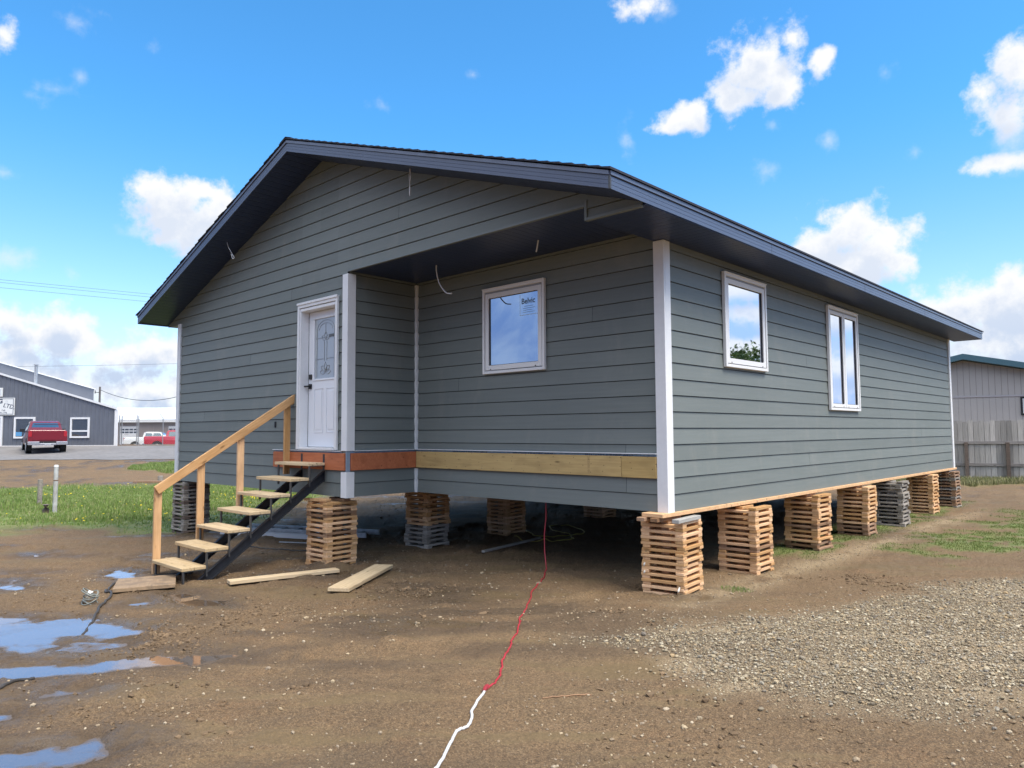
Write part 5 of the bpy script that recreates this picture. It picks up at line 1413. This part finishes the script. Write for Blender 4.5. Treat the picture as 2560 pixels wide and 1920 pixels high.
p = Vector((CX, CY, 0)) + FWD * 43.2 + LAT * at_lat(122, 43.2)
red = car_paint("red_truck_paint", (.165, .012, .022))
pickup("pickup_truck", (p.x, p.y, .505), math.atan2(LAT.y, LAT.x) + math.radians(37), red, "dark red pickup parked tail towards us before the grey shop")
p = Vector((CX, CY, 0)) + FWD * 80 + LAT * at_lat(318, 80)
pickup("pickup_truck", (p.x, p.y, -.10), math.atan2(LAT.y, LAT.x) + math.radians(-78), car_paint("white_truck_paint", (.68, .70, .70)), "white pickup standing behind the chain link fence")
p = Vector((CX, CY, 0)) + FWD * 70 + LAT * at_lat(366, 70)
pickup("pickup_truck", (p.x, p.y, .02), math.atan2(LAT.y, LAT.x) + math.radians(-72), car_paint("bright_red_truck_paint", (.42, .022, .045)), "bright red pickup behind the fence in front of the white one")

# chain-link fence
cf = frame_at("chain_link_fence", 51.2, at_lat(298, 51.2), .80); tag(cf, "chain link fence and gate with grey posts beside the shop", "fence")
WIRE = mat("galvanised_wire", (.30, .31, .33), .5, metal=.4)
for x, h in ((.05, 2.15), (.22, 2.10), (1.28, 2.15), (1.40, 2.1), (3.12, 1.9), (5.2, 1.9)):
    mb = MB(); mb.tube([(x, 0, -.1), (x, 0, h)], .035, 8)
    if x == 3.12: mb.tube([(x, 0, h), (x - .22, 0, h + .32)], .028, 8)
    mb.build("post", WIRE, cf)
mb = MB()
for z in (1.82,): mb.tube([(.05, 0, z), (5.2, 0, z)], .022, 6)
mb.tube([(1.4, 0, .08), (5.2, 0, .08)], .012, 6); mb.build("rail", WIRE, cf)
mb = MB()
for i in range(-12, 36):
    x = i * .15
    for sg_ in (1, -1):
        pts = []
        a = (x, .08) if sg_ > 0 else (x + 1.74, .08); b_ = (x + 1.74, 1.82) if sg_ > 0 else (x, 1.82)
        xa, xb = sorted((a[0], b_[0])); lo, hi = max(.05, xa), min(5.2, xb)
        if hi - lo < .1: continue
        zf = (lambda q: a[1] + (q - a[0])) if sg_ > 0 else (lambda q: a[1] - (q - a[0]))
        mb.tube([(lo, .01, zf(lo)), (hi, .01, zf(hi))], .004, 3, False)
mb.build("mesh", WIRE, cf)

# warehouse behind
wh = frame_at("warehouse", 92, at_lat(285, 92), -.05); tag(wh, "long low brown warehouse with white roof behind the fence", "warehouse")
mb = MB(); wallrib(mb, -4, 20, lambda x: 0, lambda x: 3.15, 0, .6); mb.box((-4, .06, 0), (20, 14, 3.1)); mb.skew(-.6).build("wall", mat("taupe_cladding", (.25, .22, .215), .6, vary=.15, nscale=.6), wh)
MB().hexa([(-4.4, -.4, 3.16), (20.4, -.4, 3.16), (20.4, 10, 5.1), (-4.4, 10, 5.1), (-4.4, -.4, 3.42), (20.4, -.4, 3.42), (20.4, 10, 5.35), (-4.4, 10, 5.35)]).skew(-.6).build("roof", mat("white_metal_roof", (.72, .74, .76), .4), wh)
for x0, x1 in ((.9, 3.1), (7.0, 9.2)):
    d_o = MB().box((x0, -.06, .1), (x1, -.032, 2.65)).build("garage_door", mat("pale_garage_door", (.62, .64, .66), .5), wh)
    mb = MB()
    for zz in (1.78, 2.12):
        for k in range(4): mb.box((x0 + .06 + k * (x1 - x0) / 4, -.066, zz), (x0 - .02 + (k + 1) * (x1 - x0) / 4, -.061, zz + .22))
    mb.build("pane", GLASS_DARK, d_o)

# utility pole and wires
up_ = frame_at("utility_pole", 86, at_lat(248, 86), 0.0); tag(up_, "grey utility pole rising behind the shop roof", "utility pole")
MB().tube([(0, 0, -.2), (0, 0, 7.25)], [.14, .11], 10).build("shaft", mat("grey_pole_wood", (.14, .13, .13), .8), up_)
mb = MB(); mb.tube([(-.55, -.1, 6.6), (0, -.1, 6.55)], .04, 6); mb.tube([(-.5, -.1, 6.45), (-.5, -.1, 6.8)], .05, 6); mb.build("crossarm", STEEL_GREY, up_)
LINE = mat("power_line_wire", (.10, .12, .15), .6)
def wire(name, s0, u0, v0, s1, u1, v1, sag, r, label, ext=0.0):
    def pt(s, u, v):
        d = fw + rt2 * ((u - 1280) / 1811.82) - up2 * ((v - 960) / 1811.82)
        return CAMP + d * s
    a, b = pt(s0, u0, v0), pt(s1, u1, v1)
    a2 = a + (a - b) * ext; b2 = b + (b - a) * ext
    mb = MB(); mb.tube([a2.lerp(b2, q) - Vector((0, 0, sag * 4 * q * (1 - q))) for q in np.linspace(0, 1, 25)], r, 5, False)
    tag(mb.build(name, LINE), label, "power line", "overhead lines left of the house")
wire("power_line", 60, 0, 699, 75, 382, 736, .0, .014, "topmost of three overhead lines left of the roof", 1.2)
wire("power_line", 60, 0, 706, 75, 379, 743, .0, .014, "middle of three overhead lines left of the roof", 1.2)
wire("power_line", 60, 0, 719, 75, 368, 754, .0, .014, "lowest of three overhead lines left of the roof", 1.2)
wire("power_line", 95, 0, 913, 95, 452, 905, .25, .018, "thin line crossing low over the shop chimney", .6)
wire("service_wire", 86, 250, 974, 70, 620, 905, 2.35, .035, "thick sagging wire from the utility pole to the right", 0)

# ------------------------------------------------------------------ right: neighbour house and board fence
nang = math.atan2(.234, .972)
nh = empty("neighbour_house", (-3.41, 29.58, 0), nang); tag(nh, "taupe panel house with teal gable roof behind the board fence", "house")
NW = mat("taupe_panel_siding", (.42, .40, .385), .7, vary=.06, nscale=1.0)
NZ, NS = 4.58, .225
mb = MB(); mb.prism([(-6, 0, 0), (6, 0, 0), (6, 0, NZ - 6 * NS), (0, 0, NZ), (-6, 0, NZ - 6 * NS)], (0, 12, 0)); mb.build("wall", NW, nh)
mb = MB()
for i in range(-26, 27):
    x = i * .225; zt = NZ - abs(x) * NS - .03
    if abs(x) > 5.9: continue
    mb.box((x - .010, -.006, 3.06), (x + .010, -.0005, zt)); mb.box((x - .006, -.004, .2), (x + .006, -.0005, 2.98))
mb.build("panel_groove", mat("panel_groove_shade", (.27, .255, .245), .8), nh)
MB().box((-6, -.03, 2.985), (6, -.001, 3.035)).build("belt_trim", mat("pale_belt_trim", (.42, .40, .42), .6), nh)
TEAL = mat("teal_roof_metal", (.05, .118, .155), .45)
for s_ in (-1, 1):
    za, zb_ = NZ + .02, NZ + .02 - 6.6 * NS
    vs = [(0, -.5, za), (s_ * 6.6, -.5, zb_), (s_ * 6.6, 12.5, zb_), (0, 12.5, za)]
    vs2 = [(v[0], v[1], v[2] + .24) for v in vs]
    MB().hexa(vs + vs2 if s_ > 0 else [vs[1], vs[0], vs[3], vs[2], vs2[1], vs2[0], vs2[3], vs2[2]]).build("roof", TEAL, nh)
f = MB(); x0, x1, z0, z1 = 1.98, 3.3, 2.20, 2.96
for a, b, c, d in ((x0, x1, z0, z0 + .07), (x0, x1, z1 - .07, z1), (x0, x0 + .07, z0 + .07, z1 - .07), (x1 - .07, x1, z0 + .07, z1 - .07)): f.box((a, -.05, c), (b, -.001, d))
wn = f.build("window", BLACK, nh)
f = MB()
for a, b, c, d in ((x0 + .07, x1 - .07, z0 + .07, z0 + .12), (x0 + .07, x1 - .07, z1 - .12, z1 - .07), (x0 + .07, x0 + .12, z0 + .12, z1 - .12)): f.box((a, -.04, c), (b, -.001, d))
f.build("sash", WHITE, wn); MB().box((x0 + .12, -.02, z0 + .12), (x1 - .07, -.001, z1 - .12)).build("pane", GLASS_DARK, wn)

fen = empty("board_fence", (-1.67, 21.0, 0), nang); tag(fen, "weathered grey board fence with dark posts on the right", "fence")
mb = MB()
for i in range(-43, 44):
    x = i * .148 + random.uniform(-.004, .004)
    h = 1.90 + random.uniform(-.035, .02)
    mb.box((x - .069, .03, .06), (x + .069, .048, h))
    mb.box((x + .035, .056, .05), (x + .113, .072, h - .05))
mb.v = [(v[0], v[1], v[2]) for v in mb.v]
def fence_mat():
    m = bpy.data.materials.new("weathered_fence_boards"); m.use_nodes = True
    t = NT(m.node_tree); b = m.node_tree.nodes['Principled BSDF']
    tcn = t.new('ShaderNodeTexCoord'); ge = t.new('ShaderNodeNewGeometry')
    gr = t.noise(t.vmath('MULTIPLY', tcn.outputs['Object'], (40, 40, 2.2)), 1, 5, .65, .6)
    col = t.mix(t.smooth(gr, .3, .7), (.48, .45, .42), (.32, .30, .28))
    h = t.new('ShaderNodeHueSaturation'); t.put(h.inputs['Value'], t.math('MULTIPLY_ADD', ge.outputs['Random Per Island'], .7, .62)); t.l.new(col, h.inputs['Color'])
    t.l.new(h.outputs[0], b.inputs['Base Color']); b.inputs['Roughness'].default_value = .85
    return m
mb.build("boards", fence_mat(), fen)
for z in (1.19, .48): MB().box((-6.4, -.008, z - .045), (6.5, .028, z + .045)).build("rail", FENCEWOOD, fen)
for i in range(-3, 4): MB().box((i * 1.12 - .05, -.11, -.1), (i * 1.12 + .05, -.0085, 1.20)).build("post", DARKWOOD, fen)

# ------------------------------------------------------------------ tree beyond the right edge, mirrored in the side windows
tree = empty("tree", (8.6, 20.5, -.05)); tag(tree, "leafy green tree mirrored low in the side window panes", "tree")
mb = MB(); mb.tube([(0, 0, 0), (.05, 0, .8), (.02, .05, 1.7), (.1, .05, 2.6), (.05, .1, 3.5)], [.17, .14, .11, .08, .03], 10)
for i in range(11):
    a = i * 2.4; z0 = 1.2 + .17 * i; L_ = 1.5 - .06 * i
    mb.tube([(.05, .03, z0), (.05 + math.cos(a) * L_ * .5, .03 + math.sin(a) * L_ * .5, z0 + .45), (.05 + math.cos(a) * L_, .03 + math.sin(a) * L_, z0 + .75)], [.05, .03, .01], 6)
mb.build("trunk", mat("tree_bark", (.12, .09, .07), .9, vary=.4, nscale=12), tree)
n = 16000
cl_ = RNG.normal(0, 1, (60, 3)) * np.array([.9, .9, .75]) + np.array([0, 0, 3.1])
c = cl_[RNG.integers(0, 60, n)] + RNG.normal(0, .22, (n, 3))
u = RNG.normal(0, 1, (n, 3)); u /= np.linalg.norm(u, axis=1)[:, None]; v = np.cross(u, RNG.normal(0, 1, (n, 3))); v /= np.linalg.norm(v, axis=1)[:, None]
l = RNG.uniform(.05, .10, n)[:, None]
co = np.stack([c - u * l, c + v * l * .5, c + u * l, c - v * l * .5], 1).reshape(-1, 3)
link("crown", np_mesh("crown", co, np.arange(n * 4), 4, island_mat("tree_leaves", [(.05, .09, .02), (.09, .14, .03), (.13, .18, .05)], .6)), tree)
